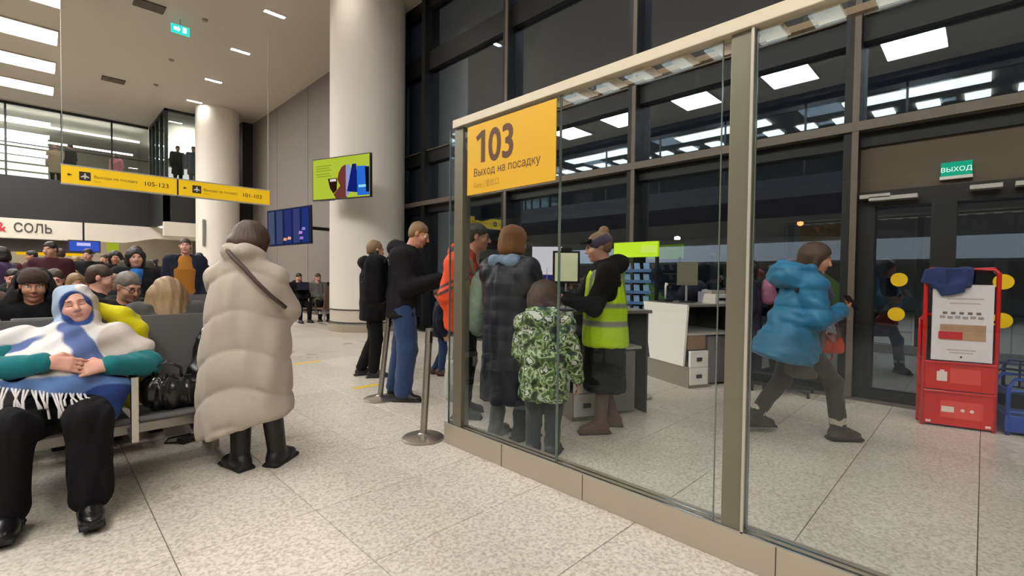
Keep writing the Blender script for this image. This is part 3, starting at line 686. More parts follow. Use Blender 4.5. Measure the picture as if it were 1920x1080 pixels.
# office chair with jacket
t = thing('office_chair', 'black office chair behind the far gate desk', 'chair', (6.05, 1.55, 0), .4)
for k in range(5):
    a = 2 * PI * k / 5; MB().tube([(0, 0, .08), (.26 * math.cos(a), .26 * math.sin(a), .05)], [.022, .015], 8).obj('leg', BLACKP, t)
    MB().tube([(.26 * math.cos(a), .26 * math.sin(a) - .012, .025), (.26 * math.cos(a), .26 * math.sin(a) + .012, .025)], .024, 12).obj('castor', BLACKP, t)
MB().tube([(0, 0, .08), (0, 0, .45)], .025, 10).obj('gas_lift', BLACKM, t)
MB().box((0, 0, .48), (.44, .44, .07)).obj('seat', mat('chair_fabric', (30, 30, 34), .9), t, bevel=.025)
MB().box((.2, 0, .82), (.06, .42, .5)).obj('backrest', MATS['chair_fabric'], t, bevel=.025); MB().tube([(.05, 0, .46), (.24, 0, .5), (.25, 0, .7)], .018, 8).obj('back_bar', BLACKM, t)

# ================================================================== LUGGAGE SIZER (red)
rz = math.atan2(-.97, .25)                        # local +x along the front face to the right
t = thing('luggage_sizer', 'red luggage sizer frame with a white poster, navy jacket draped on it', 'sizer', (5.66, .37, 0), rz)
WW = .475
RT = []
m = MB(); m.tube([(.0, 0, .0), (.0, 0, 1.15), (.0, 0, 1.37), (.03, 0, 1.41), (WW - .03, 0, 1.41), (WW, 0, 1.37), (WW, 0, 0)], .016, 10); m.obj('frame_tube', REDP, t, smooth=2)
m = MB(); m.tube([(.0, .16, .0), (.0, .16, .95), (.03, .16, .99), (WW - .03, .16, .99), (WW, .16, .95), (WW, .16, 0)], .016, 10); m.obj('frame_tube', REDP, t, smooth=2)
for x in (0, WW):
    for z in (.03, .6, .95): MB().tube([(x, 0, z), (x, .16, z)], .012, 8).obj('cross_bar', REDP, t)
for z0, z1 in ((.02, .315), (.335, .575)):
    MB().bx((.005, -.012, z0), (WW - .005, .004, z1)).obj('panel', REDP, t, bevel=.004)
    MB().bx((.002, -.03, z1 - .004), (WW - .002, .004, z1 + .012)).obj('lip', REDP, t, bevel=.003)
    MB().bx((.0, .004, z0), (.006, .16, z1)).obj('side_panel', REDP, t); MB().bx((WW - .006, .004, z0), (WW, .16, z1)).obj('side_panel', REDP, t)
RL = mat('red_light_print', (222, 70, 66), .5); WPR = mat('white_print', (232, 215, 205), .6)
MB().bx((.18, -.0135, .40), (.38, -.012, .53)).obj('pale_print', RL, t); MB().bx((.12, -.0135, .09), (.4, -.012, .24)).obj('pale_print', RL, t)
m = MB(); m.box((.125, -.0145, .455), (.07, .002, .085)); m.box((.125, -.0145, .505), (.03, .002, .016)); m.obj('bag_symbol', WPR, t)
m = MB(); m.box((.17, -.0145, .165), (.085, .002, .05)); m.obj('bag_symbol', WPR, t)
for x in (.27, .33): MB().tube([(x, -.0125, .165), (x, -.015, .165)], .014, 12).obj('dot_symbol', WPR, t)
for x in (.04, WW - .04): MB().box((x, -.0145, .045), (.035, .002, .02)).obj('corner_mark', WPR, t)
ps = MB().bx((.045, -.02, .60), (WW - .03, -.005, 1.27)).obj('poster', mat('poster_white', (226, 220, 222), .5), t)
GP = mat('grey_print', (158, 150, 152), .6)
for k in range(5): MB().box((.13 + .055 * k, -.0212, 1.02), (.03, .001, .022)).obj('icon_print', mat('print_dk', (110, 104, 106), .6), t)
for k in range(6): MB().box((.115 + .05 * k, -.0212, .985 - .004 * (k % 2)), (.036, .001, .024)).obj('icon_print', GP, t)
for z, a, b_ in ((1.14, .14, .38), (1.10, .16, .36), (.69, .15, .34), (.665, .17, .32)): MB().bx((a, -.0212, z), (b_, -.0203, z + .012)).obj('text_line', mat('print_lt', (186, 178, 182), .6), t)
MB().bx((.1, -.022, .78), (.4, -.0204, .92)).obj('photo_print', mat('photo_tan', (176, 140, 112), .6, var=.4, vscale=9), t)
MB().bx((.09, -.0235, .79), (.25, -.022, .855)).obj('red_print', mat('print_red', (196, 44, 52), .5), t)
MB().box((.245, -.0212, .635), (.014, .001, .016)).obj('dot_symbol', DARKI, t)
# blue sizer
t = thing('luggage_sizer', 'blue luggage sizer frame at the right edge beside the red one', 'sizer', (5.80, -.17, 0), rz)
WW2 = .5
for yy, h in ((0, .48), (.3, .48)):
    m = MB(); m.tube([(.0, yy, 0), (.0, yy, h - .08), (.04, yy, h), (WW2 - .04, yy, h), (WW2, yy, h - .08), (WW2, yy, 0)], .016, 10); m.obj('frame_tube', BLUEP, t, smooth=2)
for z in (.2, .38):
    MB().tube([(0, 0, z), (WW2, 0, z)], .012, 8).obj('cross_bar', BLUEP, t)
    for x in (0, WW2): MB().tube([(x, 0, z), (x, .3, z)], .012, 8).obj('cross_bar', BLUEP, t)
for x in (.12, .38): MB().tube([(x, 0, .2), (x, 0, .47)], .01, 8).obj('upright', BLUEP, t)
MB().bx((-.02, -.015, .03), (WW2 + .02, .32, .17)).obj('lower_tray', BLUEP, t, bevel=.006)

# floor markings
for x, y, ln, lb in ((2.62, 5.05, .3, 'short yellow floor tape beside the leaning barrier post'), (2.68, 7.0, .4, 'yellow floor tape farther back in the aisle')):
    o = MB().bx((0, -.035, 0.0005), (ln, .035, .002)).obj('floor_tape', YDOT, loc=(x - .1, y, 0)); tag(o, lb, 'tape')
# ================================================================== BENCHES
SEATG = mat('bench_grey', (86, 84, 84), .55, var=.06, vscale=4)
SEATB = mat('bench_brown', (92, 70, 52), .55)
def bench(label, x, y, rz, n, mseat=SEATG, group=None, arms=True):
    """local +x along the row, sitters face local -y; seat pitch .6"""
    t = thing('waiting_bench', label, 'bench', (x, y, 0), rz, group)
    L = n * .6
    MB().bx((0, -.05, .27), (L, .03, .34)).obj('beam', ALU, t, bevel=.004)
    for k in range(n):
        c = .3 + .6 * k
        m = MB(); m.prism([(-.28, .40), (-.26, .425), (.16, .395), (.2, .37), (-.26, .38)], ((c - .28, 0, 0), (0, 1, 0), (0, 0, 1), (1, 0, 0)), .56); m.obj('seat', mseat, t, bevel=.008)
        m = MB(); m.prism([(.17, .42), (.20, .41), (.31, .99), (.285, 1.0)], ((c - .28, 0, 0), (0, 1, 0), (0, 0, 1), (1, 0, 0)), .56); m.obj('backrest', mseat, t, bevel=.008)
        MB().tube([(c, 0, .31), (c, .1, .37), (c, .22, .47)], .018, 8).obj('seat_bracket', ALU, t)
    for k in range(n + 1):
        if arms and k != 0:
            m = MB(); m.prism([(-.27, .27), (-.235, .27), (-.242, .44), (-.235, .64), (-.2, .648), (.12, .65), (.12, .67), (-.27, .67), (-.268, .44)], ((.6 * k - .02, 0, 0), (0, 1, 0), (0, 0, 1), (1, 0, 0)), .04); m.bx((.6 * k - .015, -.26, .27), (.6 * k + .015, 0, .3)); m.obj('armrest', CHROME, t, bevel=.004)
    for k in ((0, n) if n < 4 else (0, n // 2, n)):
        xx = min(max(.6 * k, .12), L - .12)
        m = MB(); m.tube([(xx, 0, .3), (xx, 0, .04)], .025, 10); m.tube([(xx, -.3, .02), (xx, -.1, .045), (xx, .1, .045), (xx, .3, .02)], .02, 8); m.obj('leg', ALU, t, smooth=2)
    return t
bench('grey waiting bench with chrome armrest under the sleeping woman', -1.4, 3.86, 0, 4)
bench('grey waiting bench backing onto the first, blonde hooded woman on it', 1.05, 4.62, PI, 5, arms=False)
bench('grey waiting bench holding the man in the brown hood', -2.6, 5.35, 0, 7, arms=False)
BGRP = 'benches back in the crowded hall'
for k, (x, y) in enumerate(((-2.9, 7.5), (-2.9, 9.6), (-2.9, 12.0), (-2.9, 14.5))):
    bench(('third', 'fourth', 'fifth', 'sixth')[k] + ' row of grey waiting benches behind the sleeping woman', x, y, 0, 8, arms=False, group=BGRP)
bench('brown waiting bench turned away from us, in front of the seated group by the column', 6.3, 12.1, PI, 2, SEATB)
bench('brown waiting bench with chrome arms left of the near column', 4.75, 13.2, 0, 3, SEATB)
# ================================================================== IMPLICIT SURFACES FOR FIGURES
class SDF:
    """union of soft primitives, meshed with surface nets on a rectilinear grid that is finer around chosen spots"""
    def __init__(s): s.P = []; s.fr = None
    def frame(s, c=None, R=None): s.fr = None if c is None else (np.array(c, float), np.array(R, float))
    def _w(s, p):
        p = np.array(p, float)
        return p if s.fr is None else s.fr[0] + s.fr[1] @ p
    def _add(s, f, lo, hi, k, m, op): s.P.append((f, np.array(lo), np.array(hi), k, m, op)); return s
    def cone(s, a, b, ra, rb, k=.03, m=0, op='u', flat=None):
        a, b = s._w(a), s._w(b); ba = b - a; L2 = max(float(ba @ ba), 1e-9)
        if flat is not None: fd = np.array(flat[0], float); fd = fd / np.linalg.norm(fd); fs = flat[1] - 1
        def f(X, Y, Z):
            x, y, z = X - a[0], Y - a[1], Z - a[2]
            h = np.clip((x * ba[0] + y * ba[1] + z * ba[2]) / L2, 0, 1)
            x, y, z = x - h * ba[0], y - h * ba[1], z - h * ba[2]
            if flat is not None:
                q = (x * fd[0] + y * fd[1] + z * fd[2]) * fs
                x, y, z = x + q * fd[0], y + q * fd[1], z + q * fd[2]
            return np.sqrt(x * x + y * y + z * z) - (ra + (rb - ra) * h)
        r = max(ra, rb) * 1.3; return s._add(f, np.minimum(a, b) - r, np.maximum(a, b) + r, k, m, op)
    def path(s, pts, rs, k=.03, m=0, op='u', flat=None):
        for i in range(len(pts) - 1): s.cone(pts[i], pts[i + 1], rs[i], rs[i + 1], k, m, op, flat)
        return s
    def ell(s, c, r, k=.03, m=0, op='u', R=None):
        c = s._w(c); M = np.eye(3) if R is None else np.array(R, float)
        if s.fr is not None: M = s.fr[1] @ M
        r = np.array(r, float) if hasattr(r, '__len__') else np.array([r] * 3, float)
        def f(X, Y, Z):
            x, y, z = X - c[0], Y - c[1], Z - c[2]
            a = x * M[0, 0] + y * M[1, 0] + z * M[2, 0]; b = x * M[0, 1] + y * M[1, 1] + z * M[2, 1]; d = x * M[0, 2] + y * M[1, 2] + z * M[2, 2]
            k0 = np.sqrt((a / r[0]) ** 2 + (b / r[1]) ** 2 + (d / r[2]) ** 2)
            k1 = np.sqrt((a / r[0] ** 2) ** 2 + (b / r[1] ** 2) ** 2 + (d / r[2] ** 2) ** 2) + 1e-6
            return k0 * (k0 - 1) / k1
        e = np.abs(M) @ r; return s._add(f, c - e, c + e, k, m, op)
    def box(s, c, h, k=.02, m=0, op='u', R=None, rd=.02):
        c = s._w(c); M = np.eye(3) if R is None else np.array(R, float)
        if s.fr is not None: M = s.fr[1] @ M
        h = np.array(h, float)
        def f(X, Y, Z):
            x, y, z = X - c[0], Y - c[1], Z - c[2]
            q = [np.abs(x * M[0, i] + y * M[1, i] + z * M[2, i]) - h[i] + rd for i in range(3)]
            o = np.sqrt(sum(np.maximum(v, 0) ** 2 for v in q)) + np.minimum(np.maximum(np.maximum(q[0], q[1]), q[2]), 0)
            return o - rd
        e = np.abs(M) @ h; return s._add(f, c - e, c + e, k, m, op)
    def loft(s, secs, k=.03, m=0, op='u', n=2.3, cap=.03):
        """secs: (z, cx, cy, rx, ry) rising"""
        S = np.array(sorted(secs), float)
        if s.fr is not None: raise ValueError
        def f(X, Y, Z):
            z = Z[0, 0, :]
            cx, cy, rx, ry = [np.interp(z, S[:, 0], S[:, i])[None, None, :] for i in (1, 2, 3, 4)]
            q = (np.abs((X - cx) / rx) ** n + np.abs((Y - cy) / ry) ** n) ** (1 / n)
            d = (q - 1) * np.minimum(rx, ry) * .9
            e = np.maximum(S[0, 0] - Z, Z - S[-1, 0])
            h = np.clip(.5 + .5 * (d - e) / cap, 0, 1)
            return e * (1 - h) + d * h + cap * h * (1 - h)
        lo = (min(S[:, 1] - S[:, 3]), min(S[:, 2] - S[:, 4]), S[0, 0]); hi = (max(S[:, 1] + S[:, 3]), max(S[:, 2] + S[:, 4]), S[-1, 0])
        return s._add(f, lo, hi, k, m, op)
    def func(s, f, lo, hi, k=.01, m=0, op='u'): return s._add(f, lo, hi, k, m, op)
    def build(s, res=.016, fine=(), disp=None):
        u = [p for p in s.P if p[5] == 'u']
        lo = np.min([p[1] for p in u], 0) - .03; hi = np.max([p[2] for p in u], 0) + .03
        ax = []
        for i in range(3):
            c = [lo[i]]
            while c[-1] < hi[i]:
                st = res
                for (q, r, fr) in fine:
                    if q[i] - r - st < c[-1] < q[i] + r: st = min(st, fr)
                c.append(c[-1] + st)
            ax.append(np.array(c, np.float32))
        X, Y, Z = ax[0][:, None, None], ax[1][None, :, None], ax[2][None, None, :]
        D = np.full((len(ax[0]), len(ax[1]), len(ax[2])), .5, np.float32); M = np.zeros(D.shape, np.int8)
        for f, l, h, k, m, op in s.P:
            g = .05 + k + res
            sl = tuple(slice(max(0, np.searchsorted(ax[i], l[i] - g) - 1), np.searchsorted(ax[i], h[i] + g) + 1) for i in range(3))
            if any(x.stop <= x.start for x in sl): continue
            x, y, z = X[sl[0]], Y[:, sl[1]], Z[:, :, sl[2]]
            d = f(x, y, z); d = np.broadcast_to(d, D[sl].shape); o = D[sl]
            if op == 'u':
                hh = np.clip(.5 + .5 * (o - d) / k, 0, 1); ms = M[sl]; ms[d < o] = m
                D[sl] = o * (1 - hh) + d * hh - k * hh * (1 - hh)
            elif op == 's':
                e = -d; hh = np.clip(.5 + .5 * (e - o) / k, 0, 1); D[sl] = o * (1 - hh) + e * hh + k * hh * (1 - hh)
            elif op == 'p':
                ms = M[sl]; ms[d < 0] = m
        if disp is not None: D = D + disp(X, Y, Z).astype(np.float32)
        return surface_nets(D, M, ax)
def surface_nets(D, M, ax):
    S = D < 0
    n = np.zeros(tuple(q - 1 for q in D.shape), np.int8)
    for a in (0, 1):
        for b in (0, 1):
            for c in (0, 1): n += S[a:S.shape[0] - 1 + a, b:S.shape[1] - 1 + b, c:S.shape[2] - 1 + c]
    act = (n > 0) & (n < 8); idx = np.full(n.shape, -1, np.int64); I, J, K = np.nonzero(act); N = len(I)
    idx[I, J, K] = np.arange(N)
    acc = np.zeros((N, 3)); cnt = np.zeros(N)
    for axis in range(3):
        o1, o2 = [q for q in range(3) if q != axis]
        for a in (0, 1):
            for b in (0, 1):
                p = [I, J, K]; p[o1] = p[o1] + a; p[o2] = p[o2] + b; q = list(p); q[axis] = q[axis] + 1
                d0 = D[p[0], p[1], p[2]]; d1 = D[q[0], q[1], q[2]]; cr = (d0 < 0) != (d1 < 0)
                t = np.where(cr, d0 / np.where(cr, d0 - d1, 1), 0)
                for w_ in range(3):
                    v = ax[w_][p[w_]].astype(float)
                    if w_ == axis: v = v + t * (ax[w_][q[w_]] - ax[w_][p[w_]])
                    acc[:, w_] += np.where(cr, v, 0)
                cnt += cr
    V = acc / cnt[:, None]
    Q = []; QM = []
    for axis in range(3):
        a, b = [q for q in range(3) if q != axis]
        s0 = [slice(None)] * 3; s1 = [slice(None)] * 3; s0[axis] = slice(0, -1); s1[axis] = slice(1, None)
        for q in (a, b): s0[q] = slice(1, -1); s1[q] = slice(1, -1)
        A, B = S[tuple(s0)], S[tuple(s1)]; cr = A != B; P = list(np.nonzero(cr)); ins = A[P[0], P[1], P[2]]
        P[a] = P[a] + 1; P[b] = P[b] + 1
        def cell(da, db):
            q = list(P); q[a] = q[a] - da; q[b] = q[b] - db; return idx[q[0], q[1], q[2]]
        quad = np.stack([cell(1, 1), cell(0, 1), cell(0, 0), cell(1, 0)], 1)
        flip = ins if axis != 1 else ~ins
        quad = np.where(flip[:, None], quad, quad[:, ::-1])
        pm = list(P); pm1 = list(P); pm1[axis] = pm1[axis] + 1
        Q.append(quad); QM.append(np.where(ins, M[pm[0], pm[1], pm[2]], M[pm1[0], pm1[1], pm1[2]]))
    return V, np.concatenate(Q), np.concatenate(QM)
def sdf_mesh(name, pieces):
    """join one or more built surfaces (V,Q,M) into a mesh"""
    V = []; Q = []; M = []; o = 0
    for v, q, m in pieces: V.append(v); Q.append(q + o); M.append(m); o += len(v)
    V, Q, M = np.concatenate(V), np.concatenate(Q), np.concatenate(M)
    me = bpy.data.meshes.new(name); me.vertices.add(len(V)); me.vertices.foreach_set('co', V.astype(np.float32).ravel())
    me.loops.add(Q.size); me.loops.foreach_set('vertex_index', Q.astype(np.int32).ravel())
    me.polygons.add(len(Q)); me.polygons.foreach_set('loop_start', np.arange(0, Q.size, 4, dtype=np.int32))
    me.polygons.foreach_set('material_index', M.astype(np.int32)); me.polygons.foreach_set('use_smooth', np.ones(len(Q), bool))
    me.update(calc_edges=True); me.validate(); return me
def put(name, built, mats, parent, **tags):
    me = sdf_mesh(name, built if isinstance(built, list) else [built])
    return mk(name, me, mats, parent, **tags)
def painted(name, rough=.85, spec=.22, emit=0.0, bscale=120):
    # cloth whose dyed colour comes from the mesh's own colour layer
    m = mat(name, (128, 128, 128), rough, 0, .25, bscale); nt = m.node_tree; b = nt.nodes['Principled BSDF']
    at = nt.nodes.new('ShaderNodeAttribute'); at.attribute_name = 'dye'; nt.links.new(at.outputs['Color'], b.inputs['Base Color'])
    b.inputs['Specular IOR Level'].default_value = spec
    if emit: nt.links.new(at.outputs['Color'], b.inputs['Emission Color']); b.inputs['Emission Strength'].default_value = emit
    return m
def put_dyed(name, S, cols, m, parent, res, disp=None, **tags):
    V, Q, M = S.build(res, disp=disp); C_ = np.tile(np.array(_lin(cols[0]), float), (len(V), 1)); x, y, z = V[:, 0], V[:, 1], V[:, 2]
    for f, l, h, k, mi, op in S.P:
        if op != 'p': continue
        w_ = np.clip(.5 - f(x, y, z) / (res * 1.1), 0, 1)[:, None]; C_ = C_ * (1 - w_) + np.array(_lin(cols[mi])) * w_
    me = sdf_mesh(name, [(V, Q, M * 0)]); a = me.color_attributes.new('dye', 'FLOAT_COLOR', 'POINT')
    if len(me.vertices) == len(V): a.data.foreach_set('color', np.concatenate([C_, np.ones((len(V), 1))], 1).astype(np.float32).ravel())
    return mk(name, me, m, parent, **tags)
def wrinkle(amp=.004, f=22, seed=0, stretch=(1, 1, .6)):
    rs = np.random.RandomState(seed); W = [(rs.normal(size=3) * f * (1 + .5 * i) * stretch, rs.rand() * 6.28) for i in range(4)]
    def d(X, Y, Z):
        o = 0
        for i, (k, p) in enumerate(W): o = o + np.sin(k[0] * X + k[1] * Y + k[2] * Z + p + 1.5 * np.sin(k[1] * X * .5 - k[2] * Z * .4))
        return o * amp / 2
    return d
def quilt(pitch, amp, z0=0, curve=0.0, wr=None):
    def d(X, Y, Z):
        z = (Z - z0 + curve * X * X) / pitch
        t = np.abs(z - np.round(z)) * 2
        o = amp * (np.exp(-(t / .16) ** 2) * .75 + .45 * (1 - np.cos(np.pi * (1 - t))) * .5 - .2)
        return o + (wr(X, Y, Z) if wr else 0) + 0 * Y
    return d

# ------------------------------------------------------------------ materials for figures
def cloth(name, rgb, bump=.25, bscale=140, rough=.85, sheen=.15, var=.08):
    new = name not in MATS
    m = _cloth(name, rgb, bump, bscale, rough, sheen, var)
    if new: m.node_tree.nodes['Principled BSDF'].inputs['Specular IOR Level'].default_value = .22
    return m
def _cloth(name, rgb, bump, bscale, rough, sheen, var): return mat(name, rgb, rough, 0, bump, bscale, var, 5, sheen=(sheen if sum(rgb) > 150 else 0))
SKIN = [mat('skin_light', (214, 160, 134), .5, sss=.12, var=.05, vscale=14), mat('skin_warm', (196, 140, 112), .5, sss=.12, var=.05, vscale=14), mat('skin_pink', (222, 166, 146), .5, sss=.12, var=.07, vscale=12)]
EYEW = mat('eye_white', (225, 220, 212), .25); IRIS = mat('eye_dark', (40, 30, 26), .2)
LIPM = mat('lip', (188, 120, 108), .45); LASH = mat('lash', (96, 64, 52), .7)
def hairm(name, rgb):
    if name in MATS: return MATS[name]
    m = mat(name, rgb, .42, 0, .5, 60, .25, 9, aniso=(6, 6, .8)); return m
H_BROWN = hairm('hair_brown', (70, 50, 36)); H_DARK = hairm('hair_dark', (34, 27, 24)); H_GINGER = hairm('hair_ginger', (158, 104, 52)); H_SAND = hairm('hair_sand', (132, 102, 70)); H_BLOND = hairm('hair_blond', (146, 118, 82)); H_GREY = hairm('hair_grey', (120, 112, 104))

# ------------------------------------------------------------------ skeleton
def joints(H=1.75, **ov):
    s = H / 1.75
    J = dict(pel=(0, 0, .95), chest=(0, 0, 1.25), neck=(0, -.005, 1.46), head=(0, .025, 1.635),
             shl=(-.185, 0, 1.41), shr=(.185, 0, 1.41), ell=(-.235, -.02, 1.13), elr=(.235, -.02, 1.13), wrl=(-.25, .06, .89), wrr=(.25, .06, .89),
             hil=(-.09, 0, .92), hir=(.09, 0, .92), knl=(-.1, .03, .5), knr=(.1, .03, .5), anl=(-.1, -.01, .09), anr=(.1, -.01, .09), tol=(-.12, .15, .035), tor=(.12, .15, .035))
    J = {k: np.array(v, float) * s for k, v in J.items()}
    for k, v in ov.items(): J[k] = np.array(v, float)
    J['s'] = s; J['R'] = np.eye(3)
    return J
def headrot(yaw=0, pitch=0, roll=0):
    """yaw + turns towards local -x (left); pitch + looks down; roll + leans right"""
    return np.array((Matrix.Rotation(yaw, 3, 'Z') @ Matrix.Rotation(-pitch, 3, 'X') @ Matrix.Rotation(roll, 3, 'Y')), float)
def head_prims(S, J, closed=False, nose=1.0):
    c, R, s = J['head'], J['R'], J['s'] ** .5
    S.frame(c, R * s)
    S.ell((0, -.015, .035), (.074, .094, .086)); S.ell((0, .028, -.03), (.06, .064, .08), .03); S.ell((0, .04, -.085), (.042, .042, .03), .03)
    S.ell((0, .076, -.1), (.018, .014, .013), .02); S.cone((-.034, .083, .028), (.034, .083, .028), .011, .011, .018)
    for q in (-1, 1):
        S.ell((q * .036, .062, -.03), (.026, .026, .024), .03)
        S.ell((q * .031, .101, .006), (.021, .016, .013), .012, op='s')
        S.ell((q * .031, .0735, .006), (.0145, .0135, .0125), .003, 0 if closed else 1)
        if closed: S.box((q * .031, .09, .0015), (.016, .02, .0022), op='p', m=3, rd=.001)
        else: S.ell((q * .031, .0885, .006), (.0062, .008, .0062), op='p', m=2)
        S.ell((q * .034, .092, .031), (.020, .022, .0034), op='p', m=3)
        S.ell((q * .076, -.008, 0), (.009, .02, .03), .012)
    S.cone((0, .09, .02), (0, .114 * nose, -.026), .0075, .0125, .012)
    for q in (-1, 1): S.ell((q * .011, .102, -.031), .0085, .006)
    S.ell((0, .091, -.0585), (.023, .011, .0062), .006, 4); S.ell((0, .0895, -.069), (.019, .011, .0068), .006, 4)
    S.frame()
    S.cone(c + R @ np.array((0, -.02, -.06)) * s, J['neck'] + np.array((0, 0, -.03)), .054, .062, .035)
def hand(w, d, nrm, side=1, curl=.6, s=1.0, thumb=.6, spread=1.0):
    """palm and five bent fingers; d forearm direction, nrm the way the palm faces, side +1 puts the thumb on cross(d,nrm)"""
    w, d, nrm = nz(w) * np.linalg.norm(w), nz(d), np.array(nrm, float); nrm = nz(nrm - d * (nrm @ d)); lat = np.cross(d, nrm) * side
    S = SDF(); P = lambda a, b, c: w + (lat * a + d * b + nrm * c) * s
    S.cone(w - d * .05 * s, P(0, .02, 0), .026 * s, .026 * s, .02, flat=(nrm, 1.25))
    for a in (-.028, -.01, .01, .028): S.cone(P(a * .7, .015, 0), P(a, .085, 0), .017 * s, .0145 * s, .016, flat=(nrm, 1.25))
    L = [.034, .040, .043, .038]; 
    for i, a in enumerate((-.031, -.0105, .0105, .031)):
        l = L[i] if i else .031
        an = curl * .55; p = P(a, .088, 0); q = p; th = 0
        for j, (f, r0, r1) in enumerate(((1.0, .0098, .0088), (.72, .0088, .0082), (.55, .0082, .007))):
            th += curl * (.55, .8, .6)[j]
            dirv = d * math.cos(th) + nrm * math.sin(th) + lat * a * 3 * spread * (1 if j == 0 else .2); nq = q + nz(dirv) * l * f * s
            S.cone(q, nq, r0 * s, r1 * s, .005 if j else .008); q = nq
    p0 = P(.024, .015, .004); p1 = P(.052, .045, .016 * thumb); p2 = P(.058 - .012 * thumb, .078, .035 * thumb); p3 = P(.05 - .02 * thumb, .098, .05 * thumb)
    S.path([p0, p1, p2, p3], [.017 * s, .0135 * s, .011 * s, .0088 * s], .008)
    return S.build(.0055)
def body(root, J, skin=SKIN[0], hands=(True, True), fine=.0044, closed=False, legs=True, hl={}, hr={}):
    S = SDF(); head_prims(S, J, closed)
    s = J['s']
    S.cone(J['neck'] + (0, 0, -.03), J['chest'], .07 * s, .125 * s, .06); S.cone(J['chest'], J['pel'], .125 * s, .12 * s, .05)
    for a in 'lr':
        S.cone(J['neck'] + (0, 0, -.06), J['sh' + a], .05 * s, .052 * s, .05)
        S.path([J['sh' + a], J['el' + a], J['wr' + a]], [.05 * s, .036 * s, .025 * s], .02)
        if legs: S.path([J['hi' + a], J['kn' + a], J['an' + a]], [.07 * s, .046 * s, .03 * s], .03)
    P = [S.build(.028, fine=[(J['head'], .135, fine)])]
    for a, on, kw in (('l', hands[0], hl), ('r', hands[1], hr)):
        if not on: continue
        d = nz(J['wr' + a] - J['el' + a]); k = dict(d=d, nrm=(1 if a == 'l' else -1, 0, 0), side=1 if a == 'l' else -1, curl=.55, s=.95 * s ** .5)
        # thumb forwards when the arm hangs, palm to the body
        cr = np.cross(k['d'], np.array(k['nrm'], float)); k['side'] = 1 if cr[1] > 0 else -1
        k.update(kw); P.append(hand(J['wr' + a], **k))
    return put('body', P, [skin, EYEW, IRIS, LASH, LIPM], root)
def hair(root, J, style, m, size=1.0):
    S = SDF(); S.frame(J['head'], J['R'] * J['s'] ** .5 * 1.0); z = size
    if style == 'short':
        S.ell((0, -.02, .046), (.081 * z, .101 * z, .087 * z)); S.ell((0, -.05, -.01), (.074, .062, .07), .03)
        S.ell((0, .1, -.035), (.085, .062, .085), .012, op='s'); S.box((0, -.02, -.16), (.2, .2, .1), .01, op='s')
        for q in (-1, 1): S.ell((q * .09, .0, -.02), (.028, .03, .035), .01, op='s')
    elif style == 'bob':
        S.ell((0, -.02, .036), (.098 * z, .112 * z, .1 * z)); S.ell((0, -.045, -.05), (.1 * z, .09 * z, .085), .04)
        for q in (-1, 1): S.cone((q * .075, .01, .02), (q * .078, .02, -.08), .03, .028, .03)
        S.ell((0, .115, -.03), (.06, .07, .085), .014, op='s'); S.box((0, 0, -.215), (.2, .2, .09), .02, op='s')
    elif style == 'long':
        S.ell((0, -.02, .036), (.09 * z, .108 * z, .096 * z)); S.path([(0, -.04, 0), (0, -.085, -.15), (0, -.1, -.3)], [.09, .1, .08], .05)
        for q in (-1, 1): S.path([(q * .07, .01, .02), (q * .085, .02, -.1), (q * .08, .03, -.24)], [.03, .032, .025], .04)
        S.ell((0, .11, -.03), (.055, .07, .09), .014, op='s')
    elif style == 'bun':
        S.ell((0, -.025, .042), (.08, .1, .088)); S.ell((0, -.05, -.01), (.072, .06, .07), .03); S.ell((0, -.075, .125), (.045, .045, .042), .015)
        S.ell((0, .1, -.035), (.085, .064, .085), .012, op='s'); S.box((0, -.02, -.17), (.2, .2, .1), .01, op='s')
    c = J['head']
    def st(X, Y, Z): return .0018 * np.sin(np.arctan2(Y - c[1], X - c[0] + 1e-4) * 34 + Z * 30) + .003 * np.sin(X * 60 + Z * 40) * np.sin(Y * 50)
    return put('hair', S.build(.0085, disp=st), m, root)
def trousers(root, J, m, r=(.095, .068, .055), res=.017, name='trousers', seed=1, top=None):
    S = SDF(); s = J['s']
    S.ell(J['pel'] + (0, 0, -.02), (.15 * s, .105 * s, .10 * s))
    for a in 'lr': S.path([J['hi' + a] + np.array((0, 0, -.02)), J['kn' + a], J['an' + a] + (J['kn' + a] - J['an' + a]) * .04], [r[0] * s, r[1] * s, r[2] * s], .035)
    return put(name, S.build(res, disp=wrinkle(.004, 26, seed)), m, root)
def shoe(root, J, a, m, shaft=.1, sole=None, name='shoe', chunky=1.0, fur=None):
    S = SDF(); s = J['s']; an, to = J['an' + a], J['to' + a]; d = to - an; d[2] = 0; d = nz(d); up = np.array((0, 0, 1.))
    shin = nz(J['kn' + a] - an) if shaft > .02 else up
    g = an[2] - .09 * s           # ground height under this foot
    R = np.array([np.cross(d, up), d, up]).T; S.frame(np.array((an[0], an[1], g)), R)
    S.cone((0, -.035, .045), (0, .06, .05), .042 * chunky, .042 * chunky, .03); S.ell((0, .115 * s, .035), (.045 * chunky, .075, .032 * chunky), .04)
    S.box((0, .05, .0), (.048 * chunky, .145 * s, .018 * chunky), .01, 1, rd=.012)
    S.box((0, 0, -.06), (.3, .4, .06), .004, op='s', rd=.001); S.frame()
    if shaft > .02: S.cone(an, an + shin * shaft, .05 * chunky * s, .056 * chunky * s, .03)
    if fur is not None: S.cone(an + shin * shaft, an + shin * (shaft + .012), .062, .062, .01, 2)
    mats = [m, sole or m] + ([fur] if fur is not None else [])
    return put(name, S.build(.0105), mats, root)
